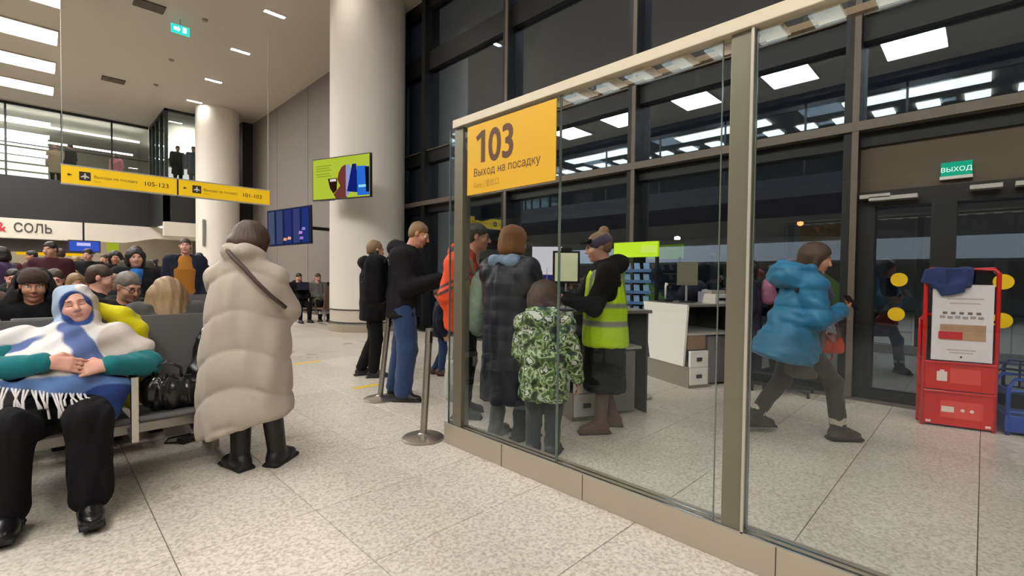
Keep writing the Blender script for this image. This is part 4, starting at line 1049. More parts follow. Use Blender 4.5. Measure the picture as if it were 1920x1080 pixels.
def coat(root, J, m, hem, w=(.2, .19, .2, .23), dp=(.13, .135, .15, .17), sl=(.075, .062, .05), quilt_=None, name='jacket', collar=.085, res=.0145, seed=2, mats=None, extra=None, shift=(0, 0), sleeves='lr', n=2.3, cuffs=True, top=.05):
    """w / dp half widths and depths at chest, waist, hips, hem"""
    S = SDF(); s = J['s']; ch, pe, nk = J['chest'], J['pel'], J['neck']
    sec = [(hem, pe[0] + shift[0], pe[1] + shift[1], w[3], dp[3])]
    if hem < pe[2] - .05: sec.append((pe[2] - .02, pe[0], pe[1], w[2], dp[2]))
    mid = (ch + pe) / 2; sec.append((max(mid[2], hem + .05), mid[0], mid[1], w[1], dp[1])); sec.append((ch[2] + .06 * s, ch[0], ch[1], w[0], dp[0]))
    sec.append((nk[2] - .06 * s, (nk[0] + ch[0]) / 2, (nk[1] + ch[1]) / 2, w[0] * .82, dp[0] * .8)); sec.append((nk[2] + top * s, nk[0], nk[1], collar, collar * 1.0))
    S.loft(sec, n=n)
    for a in sleeves:
        S.cone((nk + ch) / 2 + np.array((0, 0, .05)), J['sh' + a], .085 * s, sl[0] * 1.05, .05)
        S.path([J['sh' + a], J['el' + a], J['wr' + a]], sl, .035)
        if cuffs: q = J['wr' + a]; d = nz(J['el' + a] - q); S.cone(q + d * .0, q + d * .02, sl[2] * .93, sl[2] * .95, .006)
    if extra: extra(S)
    return put(name, S.build(res, disp=quilt_ or wrinkle(.0045, 20, seed)), mats or m, root)
def hood_down(S, J, k=1.0, back=-.10):
    n = J['neck']; S.path([n + (-.09, -.02, .0), n + (-.06, back, .02), n + (.06, back, .02), n + (.09, -.02, 0)], [.05 * k, .075 * k, .075 * k, .05 * k], .04)
def person(label, x, y, rz, group=None): return thing('person', label, 'person', (x, y, 0), rz, group)
def face(fx, fy): return math.atan2(-fx, fy)
def backpack(label, root_loc, rz, m, size=(.16, .09, .23), strap=True, name='backpack'):
    t = thing(name, label, 'bag', root_loc, rz)
    S = SDF(); S.box((0, 0, 0), size, rd=.07); S.box((0, -size[1] * .8, -size[2] * .3), (size[0] * .75, size[1] * .5, size[2] * .45), .03, rd=.04)
    S.ell((0, 0, size[2] * .9), (size[0] * .7, size[1] * .8, .05), .04)
    put('main_body', S.build(.012, disp=wrinkle(.004, 24, 5)), m, t)
    q = MB(); q.tube([(-.04, 0, size[2] * 1.0), (-.03, 0, size[2] * 1.0 + .06), (.03, 0, size[2] * 1.0 + .06), (.04, 0, size[2] * 1.0)], .008, 6); q.obj('top_handle', BLACKP, t)
    q = MB(); q.tube([(-.1, -size[1] * 1.32, -.02), (.1, -size[1] * 1.32, -.02)], .004, 5); q.obj('zip', ALU, t)
    if strap:
        for sx in (-.09, .09): q = MB(); q.tube([(sx, size[1], size[2] * .75), (sx * 1.15, size[1] + .04, size[2] * .95), (sx * 1.2, size[1] + .1, size[2] * .6), (sx, size[1] + .02, -size[2] * .7)], .013, 6); q.obj('strap', BLACKP, t)
    return t
# ================================================================== FIGURES AT THE GATE
BLK = cloth('cloth_black', (15, 14, 16), .3); BLK2 = cloth('cloth_charcoal', (27, 26, 29), .3); NAVY = cloth('cloth_navy', (24, 28, 44), .3, rough=.6)
BOOTB = mat('boot_black', (22, 20, 20), .45, bump=.1, bscale=60); SOLEB = mat('sole_black', (14, 13, 13), .7); LEATH = mat('leather_black', (16, 15, 16), .28, bump=.35, bscale=30, coat=.3)
JEANS = cloth('denim_blue', (46, 66, 104), .3, 200); JEANSL = cloth('denim_light', (128, 146, 168), .3, 200)

# ---- 1. woman in the long pale quilted coat, seen from behind
p = person('woman in a long pale grey quilted coat standing with her back to us', 1.0, 3.41, face(1, 1))
J = joints(1.63, head=(-.055, .07, 1.50), neck=(-.05, .0, 1.38), chest=(-.045, -.02, 1.15), pel=(-.03, 0, .86), shl=(-.22, .0, 1.30), shr=(.135, .0, 1.30), ell=(-.25, .1, 1.04), elr=(.17, .1, 1.04), wrl=(-.15, .3, 1.0), wrr=(.1, .3, 1.0),
           hil=(-.1, 0, .82), hir=(.08, 0, .82), knl=(-.1, .03, .45), knr=(.09, .04, .45), anl=(-.09, .0, .085), anr=(.11, .09, .085), tol=(-.22, .08, .03), tor=(.13, .25, .03))
J['R'] = headrot(0, .55)
body(p, J, SKIN[0], fine=.0075)
hair(p, J, 'bob', H_BROWN, 1.1)
PALE = cloth('coat_pale_grey', (178, 167, 152), .12, 60, rough=.55, var=.05)
def _longcoat():
    S = SDF()
    S.loft([(.12, -.055, .0, .285, .20), (.42, -.055, .0, .295, .21), (.75, -.05, 0, .285, .20), (1.05, -.045, 0, .25, .185), (1.22, -.04, 0, .225, .16), (1.33, -.045, 0, .19, .13), (1.42, -.05, .0, .115, .11), (1.47, -.05, .01, .108, .105)], cap=.05)
    for a, q in (('l', -1), ('r', 1)):
        S.path([J['sh' + a] + (0, 0, -.03), J['el' + a], J['wr' + a]], [.09, .075, .06], .05)
    S.path([(-.16, 0, 1.41), (-.10, -.1, 1.44), (0, -.105, 1.44), (.05, 0, 1.41)], [.04, .045, .045, .04], .03)
    th = math.atan2(.20, .62); R = np.array(Matrix.Rotation(-th, 3, 'Y'), float)
    S.box((-.03, 0, .275 - .3), (1.0, .6, .3), .03, op='s', R=R, rd=.001)
    wr = wrinkle(.0055, 8, 8, (1.5, 1.2, .8))
    return S.build(.0125, disp=quilt(.243, .011, .34, 1.7, wr))
put('coat', _longcoat(), PALE, p)
trousers(p, J, BLK, (.08, .062, .055))
for a in 'lr': shoe(p, J, a, BOOTB, .24, SOLEB, 'boot', 1.25)
q = MB(); q.tube([(-.13, -.04, 1.47), (-.10, -.13, 1.45), (-.03, -.178, 1.40), (.05, -.195, 1.33), (.12, -.19, 1.25), (.19, -.15, 1.16), (.24, -.06, 1.08)], .014, 6); q.obj('bag_strap', mat('strap_brown', (74, 58, 48), .6), p, smooth=2, label='dark brown crossbody bag strap')

# ---- 2. sleeping woman in the plaid shawl
p = person('sleeping woman reclining on the bench in a blue and white plaid shawl', .1, 3.85, PI)
J = joints(1.58, pel=(.02, .17, .50), chest=(-.01, .0, .80), neck=(-.035, -.09, .935), head=(-.06, -.105, 1.08), shl=(-.25, -.03, .86), shr=(.19, -.03, .87), ell=(-.375, .13, .725), elr=(.35, .15, .76), wrl=(-.165, .315, .765), wrr=(.07, .33, .815),
           hil=(-.08, .18, .50), hir=(.12, .18, .50), knl=(-.08, .55, .52), knr=(.21, .53, .52), anl=(-.075, .60, .11), anr=(.215, .50, .11), tol=(-.075, .78, .035), tor=(.24, .66, .035))
J['R'] = headrot(-.05, -.16, .2)
body(p, J, SKIN[2], closed=True, hl=dict(d=(1, .12, -.1), nrm=(-.1, -1, -.55), side=-1, curl=.45, s=.98), hr=dict(d=(-1, .06, -.26), nrm=(-.1, -1, -.5), side=1, curl=.4, s=1.0))
TEAL = cloth('sweater_teal', (20, 112, 118), .3, 120)
S = SDF()
S.cone(J['chest'], J['pel'], .11, .11, .05)
for a in 'lr':
    S.path([J['sh' + a], J['el' + a], J['wr' + a] + (J['el' + a] - J['wr' + a]) * .08], [.085, .075, .052], .03); q_ = J['wr' + a] + (J['el' + a] - J['wr' + a]) * .1; S.cone(q_, q_ + nz(J['el' + a] - q_) * .02, .056, .056, .006)
put('sweater', S.build(.013, disp=wrinkle(.006, 26, 4)), TEAL, p)
S = SDF()
S.frame(J['head'], J['R']); S.ell((0, -.03, .025), (.108, .12, .125)); S.ell((0, -.02, -.08), (.1, .105, .1), .05)
S.ell((0, .125, -.025), (.070, .105, .105), .012, op='s'); S.frame()
S.path([(-.035, -.08, .91), (-.01, .0, .82), (.01, .12, .70), (.02, .2, .60)], [.11, .165, .205, .19], .05)
S.path([(0, -.04, .88), (.19, -.02, .885), (.33, .05, .83), (.36, .09, .79)], [.1, .085, .075, .06], .05); S.path([(0, -.04, .88), (-.22, -.02, .87), (-.33, .05, .80)], [.105, .105, .10], .05)
S.path([(.1, .1, .72), (.24, .17, .68)], [.16, .12], .05); S.path([(-.10, .1, .7), (-.16, .22, .60), (-.15, .30, .50)], [.14, .12, .07], .05)
S.cone((-.09, .05, .92), (.10, .26, .79), .03, .05, .02); S.cone((.07, .04, .92), (-.12, .25, .77), .03, .045, .02)
def _ny(v): return nz(v)
_R = np.array(Matrix.Rotation(-.245, 3, 'Y'), float); _n = _R[:, 2]
S.box(np.array((-.1, .2, .60)) - _n * .3 + np.array((.42, 0, .103)), (.42, .6, .3), .02, op='s', R=_R, rd=.001)
for a in 'lr': S.path([J['el' + a], J['wr' + a]], [.08, .058], .012, op='s')
def _folds(X, Y, Z):
    t = X * .8 + Z * 1.1 - Y * .3
    return .006 * np.sin(t * 38 + 2.2 * np.sin(X * 9 - Y * 7)) + .004 * np.sin(X * 46 - Z * 20 + 2 * np.sin(Z * 12))
S.box((0, .2, .40), (.8, .8, .335), op='p', m=1, rd=.001); S.ell((-.17, .3, .56), (.15, .3, .10), op='p', m=2); S.ell((.2, .3, .70), (.12, .3, .03), op='p', m=1)
S.ell((-.27, .0, .86), (.15, .3, .12), op='p', m=3); S.path([(.30, .1, .86), (.22, .15, .80)], [.022, .018], op='p', m=4)
S.path([(.04, .05, .925), (.15, .1, .885), (.24, .1, .87)], [.03, .034, .03], op='p', m=5)
S.path([(-.02, .05, .95), (-.05, .15, .88), (-.10, .28, .76)], [.06, .075, .10], op='p', m=5); S.path([(-.035, .1, .9), (-.10, .28, .74)], [.012, .014], op='p', m=2)
S.frame(J['head'], J['R']); S.ell((.06, -.02, .0), (.12, .16, .2), op='p', m=6); S.ell((-.09, 0, -.03), (.06, .16, .15), op='p', m=3); S.ell((0, .1, -.02), (.083, .10, .118), op='p', m=2); S.frame()
put_dyed('shawl', S, [(224, 220, 216), (98, 130, 182), (44, 66, 122), (200, 188, 178), (112, 108, 92), (92, 110, 158), (160, 178, 200)], painted('shawl_wool'), p, .0085, _folds)
FRG = cloth('fringe_white', (214, 208, 208), .2)
random.seed(5)
for k in range(26):
    t_ = k / 25; x = .29 - .36 * t_; ez = .60 + .25 * (x + .1); ey = .2 + .19 * math.sqrt(max(0, 1 - ((x - .03) / .34) ** 2))
    sw = random.uniform(-.02, .02); ze = max(ez - .10, .60 if (abs(x - .17) < .09 or abs(x + .08) < .09) else .54)
    o = MB(); o.tube([(x, ey - .02, ez + .02), (x + sw * .4, ey + .025, ez + .004), (x + sw, ey + .055, (ez + ze) / 2 + .01), (x + sw * 1.6 - .01, ey + .10, ze)], [.0055, .005, .0045, .006], 6); o.obj('tassel', FRG, p, smooth=2)
S = SDF(); S.ell((.02, .2, .51), (.19, .17, .105))
for a in 'lr': S.path([J['hi' + a], J['kn' + a] + (0, -.02, 0.0), J['an' + a] + (0, -.01, .03)], [.115, .098, .086], .04)
put('trousers', S.build(.014, disp=wrinkle(.009, 17, 3, (1, 1, .5))), BLK, p)
for a in 'lr': shoe(p, J, a, LEATH, .0, SOLEB, 'shoe', 1.1)

# ---- 3. man in the black hooded jacket and jeans
p = person('man in a black hooded jacket and blue jeans looking down at his phone', 2.7, 4.3, face(1, -1))
J = joints(1.86, head=(0, .155, 1.725), neck=(0, .055, 1.55), chest=(0, .02, 1.33), pel=(0, .0, 1.0), shl=(-.2, .03, 1.47), shr=(.2, .0, 1.47), ell=(-.22, .16, 1.19), elr=(.24, .09, 1.17), wrl=(-.06, .40, 1.24), wrr=(.12, .38, 1.27),
           hil=(-.1, 0, .96), hir=(.1, .02, .96), knl=(-.11, -.04, .54), knr=(.11, .07, .54), anl=(-.11, -.12, .095), anr=(.11, .02, .095), tol=(-.12, .06, .035), tor=(.12, .2, .035))
J['R'] = headrot(0, .42)
body(p, J, SKIN[1], hr=dict(nrm=(-1, .2, .3), curl=.8), hl=dict(nrm=(1, .1, .2), curl=.8))
hair(p, J, 'short', H_SAND)
coat(p, J, BLK2, .86, (.23, .22, .22, .225), (.165, .165, .17, .17), (.10, .085, .062), name='jacket', extra=lambda S: hood_down(S, J, 1.15, -.12))
trousers(p, J, JEANS, (.12, .095, .085), name='jeans')
for a in 'lr': shoe(p, J, a, BOOTB, .03, SOLEB, 'shoe', 1.05)
o = MB().box((0, 0, 0), (.075, .008, .15), Matrix.Rotation(.9, 3, 'X')).obj('phone', BLACKP, bevel=.003); o.location = (2.965, 3.885, 1.33); o.rotation_euler = (0, 0, face(1, -1)); tag(o, 'black phone held by the man in blue jeans', 'phone')
backpack('black backpack worn by the man in blue jeans', (2.50, 4.50, 1.24), face(1, -1), BLK, (.17, .10, .25))

# ---- 4. person in black behind him
p = person('person all in black standing behind the man in jeans', 3.02, 5.52, face(1, -.4))
J = joints(1.72, wrr=(.2, .14, .86), anl=(-.1, -.14, .09), tol=(-.11, .02, .03)); J['R'] = headrot(.3, .15)
body(p, J, SKIN[1], fine=.009); hair(p, J, 'short', H_SAND)
coat(p, J, BLK, .72, (.24, .23, .23, .23), (.17, .165, .17, .17), (.095, .08, .06), res=.018, extra=lambda S: hood_down(S, J, 1.0))
trousers(p, J, BLK, (.11, .08, .07), res=.022)
for a in 'lr': shoe(p, J, a, BOOTB, .05, SOLEB, 'shoe')
# ---- 4b. child partly hidden behind
p = person('child in jeans and brown boots almost hidden behind the man in jeans', 3.72, 5.0, face(1, -.8))
J = joints(1.12, anl=(-.06, -.1, .06), tol=(-.07, 0, .02)); body(p, J, SKIN[0], fine=.01); hair(p, J, 'short', H_BROWN)
coat(p, J, NAVY, .50, (.15, .15, .15, .16), (.12, .12, .12, .12), (.06, .05, .04), res=.02); trousers(p, J, JEANS, (.1, .08, .07), res=.02)
for a in 'lr': shoe(p, J, a, mat('boot_brown', (84, 60, 48), .6), .12, SOLEB, 'boot')

# ---- 5. man with glasses in the orange jacket
p = person('man with glasses in an orange jacket and red patterned sweater', 2.79, 3.41, face(1, -1))
J = joints(1.78, head=(0, .12, 1.655), neck=(0, .05, 1.49), chest=(0, .02, 1.27), shl=(-.2, .02, 1.42), shr=(.2, -.06, 1.40), elr=(.25, -.12, 1.12), wrr=(.24, -.03, .84), ell=(-.22, .1, 1.15), wrl=(-.1, .3, 1.1))
J['R'] = headrot(0, .12)
body(p, J, SKIN[1], hr=dict(curl=1.2)); hair(p, J, 'short', H_DARK, 1.04)
ORG = cloth('jacket_orange', (226, 72, 22), .15, 60, rough=.55)
def _orange():
    S = SDF()
    S.loft([(.80, 0, -.03, .22, .15), (1.0, 0, -.03, .225, .16), (1.3, 0, -.02, .225, .165), (1.42, 0, -.01, .18, .13), (1.54, 0, .0, .095, .1)])
    for a in 'lr': S.cone((0, 0, 1.4), J['sh' + a], .09, .1, .05); S.path([J['sh' + a], J['el' + a], J['wr' + a]], [.095, .085, .06], .03)
    S.box((0, .25, 1.1), (.085, .16, .5), .02, op='s', rd=.01)
    hood_down(S, J, 1.05, -.11)
    e = J['elr'] + (J['shr'] - J['elr']) * .42
    S.box(e + (.0, 0, 0), (.2, .2, .012), op='p', m=1, R=np.array(Matrix.Rotation(.45, 3, 'X'), float), rd=.001); S.box(e + (0, 0, -.055), (.2, .2, .013), op='p', m=1, R=np.array(Matrix.Rotation(.45, 3, 'X'), float), rd=.001)
    S.ell(J['neck'] + (0, -.1, .03), (.2, .1, .07), op='p', m=1)
    return S
put_dyed('jacket', _orange(), [(226, 72, 22), (27, 26, 29)], painted('jacket_dyed', .55, .4), p, .0125, wrinkle(.006, 18, 6))
def _sw():
    S = SDF(); S.loft([(.86, 0, .02, .19, .14), (1.3, 0, .025, .19, .15), (1.42, 0, .02, .14, .1), (1.53, 0, .04, .075, .078)])
    for k in range(4): S.box((0, .1, 1.02 + .11 * k), (.3, .3, .018), op='p', m=1, rd=.001)
    for k in range(-3, 4): S.box((.05 * k, .1, 1.30), (.011, .3, .05), op='p', m=2, rd=.001)
    return S
put_dyed('sweater', _sw(), [(150, 30, 34), (27, 26, 29), (214, 206, 198)], painted('knit_dyed'), p, .012)
trousers(p, J, BLK, (.105, .08, .07))
for a in 'lr': shoe(p, J, a, BOOTB, .06, SOLEB, 'shoe', 1.1)
g = MB(); c_ = J['head']; R_ = J['R']; W_ = lambda v: c_ + R_ @ np.array(v)
for q in (-1, 1):
    g.tube([W_((q * .033 + .021 * math.cos(t), .1, .006 + .017 * math.sin(t))) for t in np.linspace(0, 2 * PI, 17)], .0022, 6, cap=False); g.tube([W_((q * .055, .1, .01)), W_((q * .083, .0, .01))], .002, 6)
g.tube([W_((-.012, .102, .01)), W_((.012, .102, .01))], .002, 6); g.obj('glasses', BLACKP, p)
SAGE = cloth('bag_sage', (128, 154, 130), .15, 60, rough=.6)
t = thing('shoulder_bag', 'sage green soft backpack carried by the man in orange', 'bag', (2.75, 3.17, 1.02), face(1, -1) + .4)
S = SDF(); S.ell((0, 0, -.06), (.13, .10, .20)); S.ell((0, 0, .08), (.10, .08, .2), .06); S.ell((0, 0, .24), (.05, .04, .08), .04); put('main_body', S.build(.011, disp=wrinkle(.006, 20, 9)), SAGE, t)
q = MB(); q.tube([(.12, -.02, -.05), (.125, .05, -.04)], .004, 6); q.obj('zip', BLACKP, t)
q = MB(); q.tube([(0, -.03, .28), (-.02, -.07, .42), (-.05, -.16, .47), (-.08, -.2, .3)], .012, 6); q.obj('strap', SAGE, t, smooth=2)
t = thing('carrier_bag', 'green and yellow printed carrier bag hanging beside the barrier post', 'bag', (2.84, 3.6, .33), .5)
S = SDF(); S.box((0, 0, -.03), (.13, .06, .2), rd=.04); S.ell((0, 0, -.15), (.14, .075, .1), .05)
S.ell((.05, -.06, .05), (.09, .1, .06), op='p', m=1); S.ell((-.03, -.06, -.08), (.08, .1, .09), op='p', m=2); S.ell((.06, -.06, -.16), (.05, .1, .05), op='p', m=3)
put_dyed('main_body', S, [(176, 176, 160), (40, 110, 70), (190, 190, 60), (130, 80, 60)], painted('carrier_dyed', .5, .4), t, .011, wrinkle(.008, 20, 2))
q = MB(); q.tube([(-.07, 0, .15), (-.04, 0, .35), (.0, 0, .42), (.04, 0, .35), (.07, 0, .15)], .008, 6); q.obj('handle', mat('bag_pale2', (180, 180, 170), .5), t, smooth=2)

# ---- 6. woman in the long navy down coat
p = person('ginger haired woman in a long navy down coat behind the glass', 2.67, 2.69, face(1, .1))
J = joints(1.68, head=(0, .05, 1.575), neck=(0, .0, 1.40), shl=(-.18, 0, 1.34), shr=(.18, 0, 1.34), ell=(-.23, .08, 1.08), elr=(.23, .1, 1.08), wrl=(-.12, .3, 1.06), wrr=(.13, .32, 1.06), anl=(-.09, -.05, .09), tol=(-.12, .11, .03), anr=(.11, .02, .09), tor=(.15, .18, .03))
J['R'] = headrot(-.2, .1)
body(p, J, SKIN[0], fine=.007); hair(p, J, 'bob', H_GINGER, 1.03)
coat(p, J, mat('down_navy', (20, 24, 38), .5, bump=.1, bscale=30), .30, (.215, .21, .22, .235), (.165, .165, .18, .2), (.105, .095, .07), quilt_=quilt(.115, .005, 0, .3, wrinkle(.008, 14, 3)), name='coat', res=.0125, collar=.11)
S = SDF(); nk = J['neck']; S.path([nk + (-.1, .03, .02), nk + (-.09, -.08, .02), nk + (.09, -.08, .02), nk + (.1, .03, .02), nk + (0, .1, -.02)], [.04, .05, .05, .04, .035], .03); put('hood_collar', S.build(.011, disp=wrinkle(.005, 30, 2)), cloth('cloth_iceblue', (140, 160, 186), .3), p, label='pale blue hood folded at the neck')
trousers(p, J, JEANSL, (.09, .07, .045), name='jeans')
for a in 'lr': shoe(p, J, a, BOOTB, .12, SOLEB, 'boot', 1.2)

# ---- 7. child in the leaf-patterned jacket
def camo():
    m = bpy.data.materials.new('leaf_print'); m.use_nodes = True; nt = m.node_tree; b = nt.nodes['Principled BSDF']; b.inputs['Roughness'].default_value = .6
    tc = nt.nodes.new('ShaderNodeTexCoord'); v = nt.nodes.new('ShaderNodeTexNoise'); v.inputs['Scale'].default_value = 15; v.inputs['Detail'].default_value = 2; v.inputs['Distortion'].default_value = .25
    nt.links.new(tc.outputs['Object'], v.inputs['Vector']); cr = nt.nodes.new('ShaderNodeValToRGB'); cr.color_ramp.interpolation = 'CONSTANT'; E_ = cr.color_ramp.elements
    E_[0].position = 0; E_[0].color = _lin((28, 36, 24)) + (1,); E_[1].position = .43; E_[1].color = _lin((92, 122, 48)) + (1,)
    for q, c in ((.38, (52, 70, 40)), (.50, (196, 204, 186)), (.545, (128, 158, 74)), (.58, (44, 54, 36)), (.63, (222, 226, 216))): e = E_.new(q); e.color = _lin(c) + (1,)
    nt.links.new(v.outputs['Fac'], cr.inputs[0]); nt.links.new(cr.outputs[0], b.inputs['Base Color']); return m
p = person('child in a green and white leaf-patterned jacket behind the glass', 2.60, 2.26, face(.9, .5))
J = joints(1.24, head=(.0, .02, 1.13), neck=(0, -.01, 1.0), shr=(.14, 0, .96), shl=(-.14, 0, .96), elr=(.2, .0, .74), wrr=(.235, .06, .56), ell=(-.18, .03, .75), wrl=(-.14, .14, .62)); J['R'] = headrot(-.15, .1)
body(p, J, SKIN[0], fine=.007); hair(p, J, 'bob', H_BROWN, 1.0)
coat(p, J, camo(), .40, (.17, .17, .175, .18), (.14, .14, .145, .15), (.078, .068, .052), quilt_=quilt(.13, .012, 0, .2, wrinkle(.005, 20, 3)), res=.0115, extra=lambda S: hood_down(S, J, .85, -.09))
trousers(p, J, cloth('trouser_slate', (60, 64, 68), .3), (.11, .09, .08))
for a in 'lr': shoe(p, J, a, mat('boot_slate', (44, 46, 50), .6), .1, SOLEB, 'boot', 1.05)

# ---- 8. staff woman with the hi-vis vest
p = person('staff woman in a yellow hi-vis vest checking documents at the desk', 3.40, 2.27, face(-1, 1))
J = joints(1.68, head=(0, .07, 1.555), neck=(0, .01, 1.395), shl=(-.18, .02, 1.33), shr=(.18, .04, 1.33), ell=(-.23, .14, 1.06), elr=(.22, .18, 1.07), wrl=(-.12, .34, 1.11), wrr=(.06, .36, 1.13), anl=(-.1, .05, .09), tol=(-.12, .21, .03), anr=(.1, -.1, .09), tor=(.12, .06, .03))
J['R'] = headrot(.0, .22)
body(p, J, SKIN[2], hl=dict(nrm=(1, .1, .25), curl=.8), hr=dict(nrm=(-1, .1, .3), curl=.8)); hair(p, J, 'bun', H_SAND, 1.0)
coat(p, J, BLK, .34, (.19, .175, .195, .21), (.135, .135, .16, .175), (.085, .072, .052), name='coat', extra=lambda S: hood_down(S, J, 1.0))
def _vest():
    S = SDF(); S.loft([(.72, 0, 0, .222, .19), (.9, 0, 0, .222, .185), (1.12, 0, .005, .215, .168), (1.3, 0, .01, .165, .15), (1.37, 0, .015, .14, .11)])
    for a, q in (('l', -1), ('r', 1)): S.path([J['sh' + a] + (q * .01, 0, .02), J['sh' + a] + (q * .035, .02, -.13)], [.088, .11], .02, op='s'); S.path([J['sh' + a], J['el' + a], J['wr' + a]], [.083, .074, .056], .01, op='s')
    S.loft([(1.2, 0, .02, .09, .1), (1.5, 0, .0, .12, .13)], op='s', k=.01)
    S.box((0, 0, .92), (.4, .4, .023), op='p', m=1, rd=.001)
    for q in (-1, 1): S.box((q * .1, 0, 1.2), (.022, .4, .24), op='p', m=1, rd=.001)
    S.box((0, 0, 1.07), (.4, .4, .018), op='p', m=1, rd=.001)
    return S
put_dyed('hi_vis_vest', _vest(), [(194, 232, 20), (138, 140, 130)], painted('vest_dyed', .6, .3), p, .0105, wrinkle(.004, 18, 2), label='neon yellow vest with grey reflective bands')
S = SDF(); S.frame(J['head'], J['R'] * J['s'] ** .5); S.ell((0, -.018, .036), (.088, .108, .095)); S.box((0, 0, .15), (.2, .2, .06), .01, op='s', R=np.array(Matrix.Rotation(-.3, 3, 'X'), float)); S.box((0, 0, -.08), (.2, .2, .07), .01, op='s', R=np.array(Matrix.Rotation(-.25, 3, 'X'), float)); S.frame()
put('headband', S.build(.007), cloth('band_violet', (76, 70, 90), .3), p)
S = SDF(); S.frame(J['head'], J['R'] * J['s'] ** .5); S.ell((0, .10, .06), (.07, .05, .010)); S.cone((-.05, .07, .065), (.05, .07, .065), .018, .018, .02); S.frame(); put('visor', S.build(.007), BLK, p)
for a in 'lr':
    shoe(p, J, a, mat('boot_cocoa', (104, 78, 64), .6, bump=.1), .34, mat('sole_cocoa', (70, 52, 42), .7), 'boot', 1.1)
q = MB(); q.bx((-.2505, .0, 1.24), (-.249, .05, 1.28)); q.obj('sleeve_patch', mat('patch_grey', (130, 140, 148), .5), p)
MB().box((0, 0, 0), (.09, .125, .006), Matrix.Rotation(.5, 3, 'X')).obj('passport', mat('passport_red', (130, 30, 34), .5)).location = (3.07, 2.57, 1.14)
o = bpy.data.objects['passport']; o.rotation_euler = (0, 0, PI / 4); tag(o, 'open passport held by the hi-vis staff woman', 'passport')

# ---- 9. woman in the blue parka walking
p = person('woman in a bright blue parka walking towards the doors with a phone', 4.44, 1.08, face(1, -1))
J = joints(1.6, pel=(0, .0, .84), chest=(0, .03, 1.14), neck=(0, .09, 1.33), head=(0, .135, 1.475), shl=(-.17, .07, 1.27), shr=(.18, .0, 1.25), ell=(-.2, .16, 1.03), elr=(.24, .0, .99), wrl=(-.08, .3, 1.02), wrr=(.14, .25, 1.06),
           hil=(-.09, 0, .80), hir=(.09, 0, .80), knl=(-.1, -.06, .46), knr=(.1, .24, .46), anl=(-.1, -.30, .13), anr=(.11, .28, .095), tol=(-.1, -.17, .04), tor=(.11, .43, .05))
J['R'] = headrot(-.55, .3)
body(p, J, SKIN[1], hr=dict(nrm=(-.6, .1, .7), curl=.7), hl=dict(nrm=(1, 0, .2), curl=.9))
S = SDF(); S.frame(J['head'], J['R'] * J['s'] ** .5); S.ell((0, -.02, .04), (.09, .108, .094)); S.path([(0, -.05, 0), (0, -.07, -.13)], [.085, .06], .05)
for q in (-1, 1): S.path([(q * .072, .01, .02), (q * .075, .015, -.12)], [.03, .026], .03)
S.ell((0, .112, -.03), (.057, .07, .085), .014, op='s'); S.frame(); put('hair', S.build(.0085), H_BROWN, p)
BLU = mat('parka_blue', (22, 108, 148), .5, bump=.12, bscale=24, var=.06, sheen=.1)
def _parka():
    S = SDF(); S.loft([(.60, 0, -.16, .24, .27), (.72, 0, -.13, .245, .265), (.88, 0, -.06, .225, .2), (1.1, 0, 0, .20, .16), (1.22, 0, .03, .185, .145), (1.30, 0, .06, .13, .11), (1.36, 0, .07, .1, .09)])
    for a in 'lr': S.cone((0, .05, 1.2), J['sh' + a], .09, .095, .05); S.path([J['sh' + a], J['el' + a], J['wr' + a]], [.098, .086, .058], .035)
    S.path([(-.1, .02, 1.36), (-.09, -.12, 1.33), (.09, -.12, 1.33), (.1, .02, 1.36)], [.055, .085, .085, .055], .05); S.ell((0, -.12, 1.36), (.12, .09, .11), .05)
    S.box((0, .1, .52), (.5, .6, .13), .02, op='s', R=np.array(Matrix.Rotation(.45, 3, 'X') @ Matrix.Rotation(0, 3, 'Y'), float), rd=.001) if False else S.box((0, -.2, .53), (.5, .7, .1), .03, op='s', R=np.array(Matrix.Rotation(-.38, 3, 'X'), float), rd=.001)
    S.box((-.02, .42, .8), (.10, .34, .5), .03, op='s', rd=.01)
    return S.build(.0125, disp=quilt(.15, .010, .02, 0, wrinkle(.009, 15, 21, (1, 1, .8))))
put('parka', _parka(), BLU, p)
S = SDF(); S.loft([(.5, 0, .03, .13, .12), (.8, 0, .04, .17, .14), (1.25, 0, .05, .16, .12), (1.36, 0, .08, .08, .08)]); put('dress', S.build(.016, disp=wrinkle(.005, 20, 1)), cloth('dress_taupe', (92, 84, 78), .3), p)
trousers(p, J, cloth('trouser_taupe', (66, 58, 54), .3), (.095, .075, .066))
for a in 'lr': shoe(p, J, a, mat('boot_taupe', (70, 62, 54), .8, bump=.1), .07, mat('sole_taupe', (50, 44, 38), .8), 'boot', 1.15, fur=cloth('fur_cream', (190, 180, 164), .6, 60))
S = SDF(); nk = J['neck']; S.path([nk + (-.07, .0, .01), nk + (0, -.06, .02), nk + (.07, 0, .01), nk + (.03, .07, -.03), nk + (-.05, .06, -.02), nk + (-.07, .0, .01)], [.035] * 6, .02); S.path([nk + (.04, .07, -.03), nk + (.07, .1, -.16), nk + (.08, .1, -.3)], [.035, .04, .035], .02)
put('scarf', S.build(.011, disp=wrinkle(.006, 40, 3)), cloth('scarf_grey', (58, 66, 84), .5), p)
q = MB(); q.tube([(.17, -.13, 1.2), (.19, -.05, 1.33), (.17, .06, 1.31), (.15, .13, 1.15), (.17, .1, .98)], .016, 6); q.obj('bag_strap', BLACKP, p, smooth=2)
o = MB().box((0, 0, 0), (.075, .008, .15), Matrix.Rotation(.7, 3, 'X')).obj('phone', BLACKP, bevel=.003); o.location = (4.60, .745, 1.12); o.rotation_euler = (0, 0, face(1, -1)); tag(o, 'black phone in the hand of the walking woman in blue', 'phone')
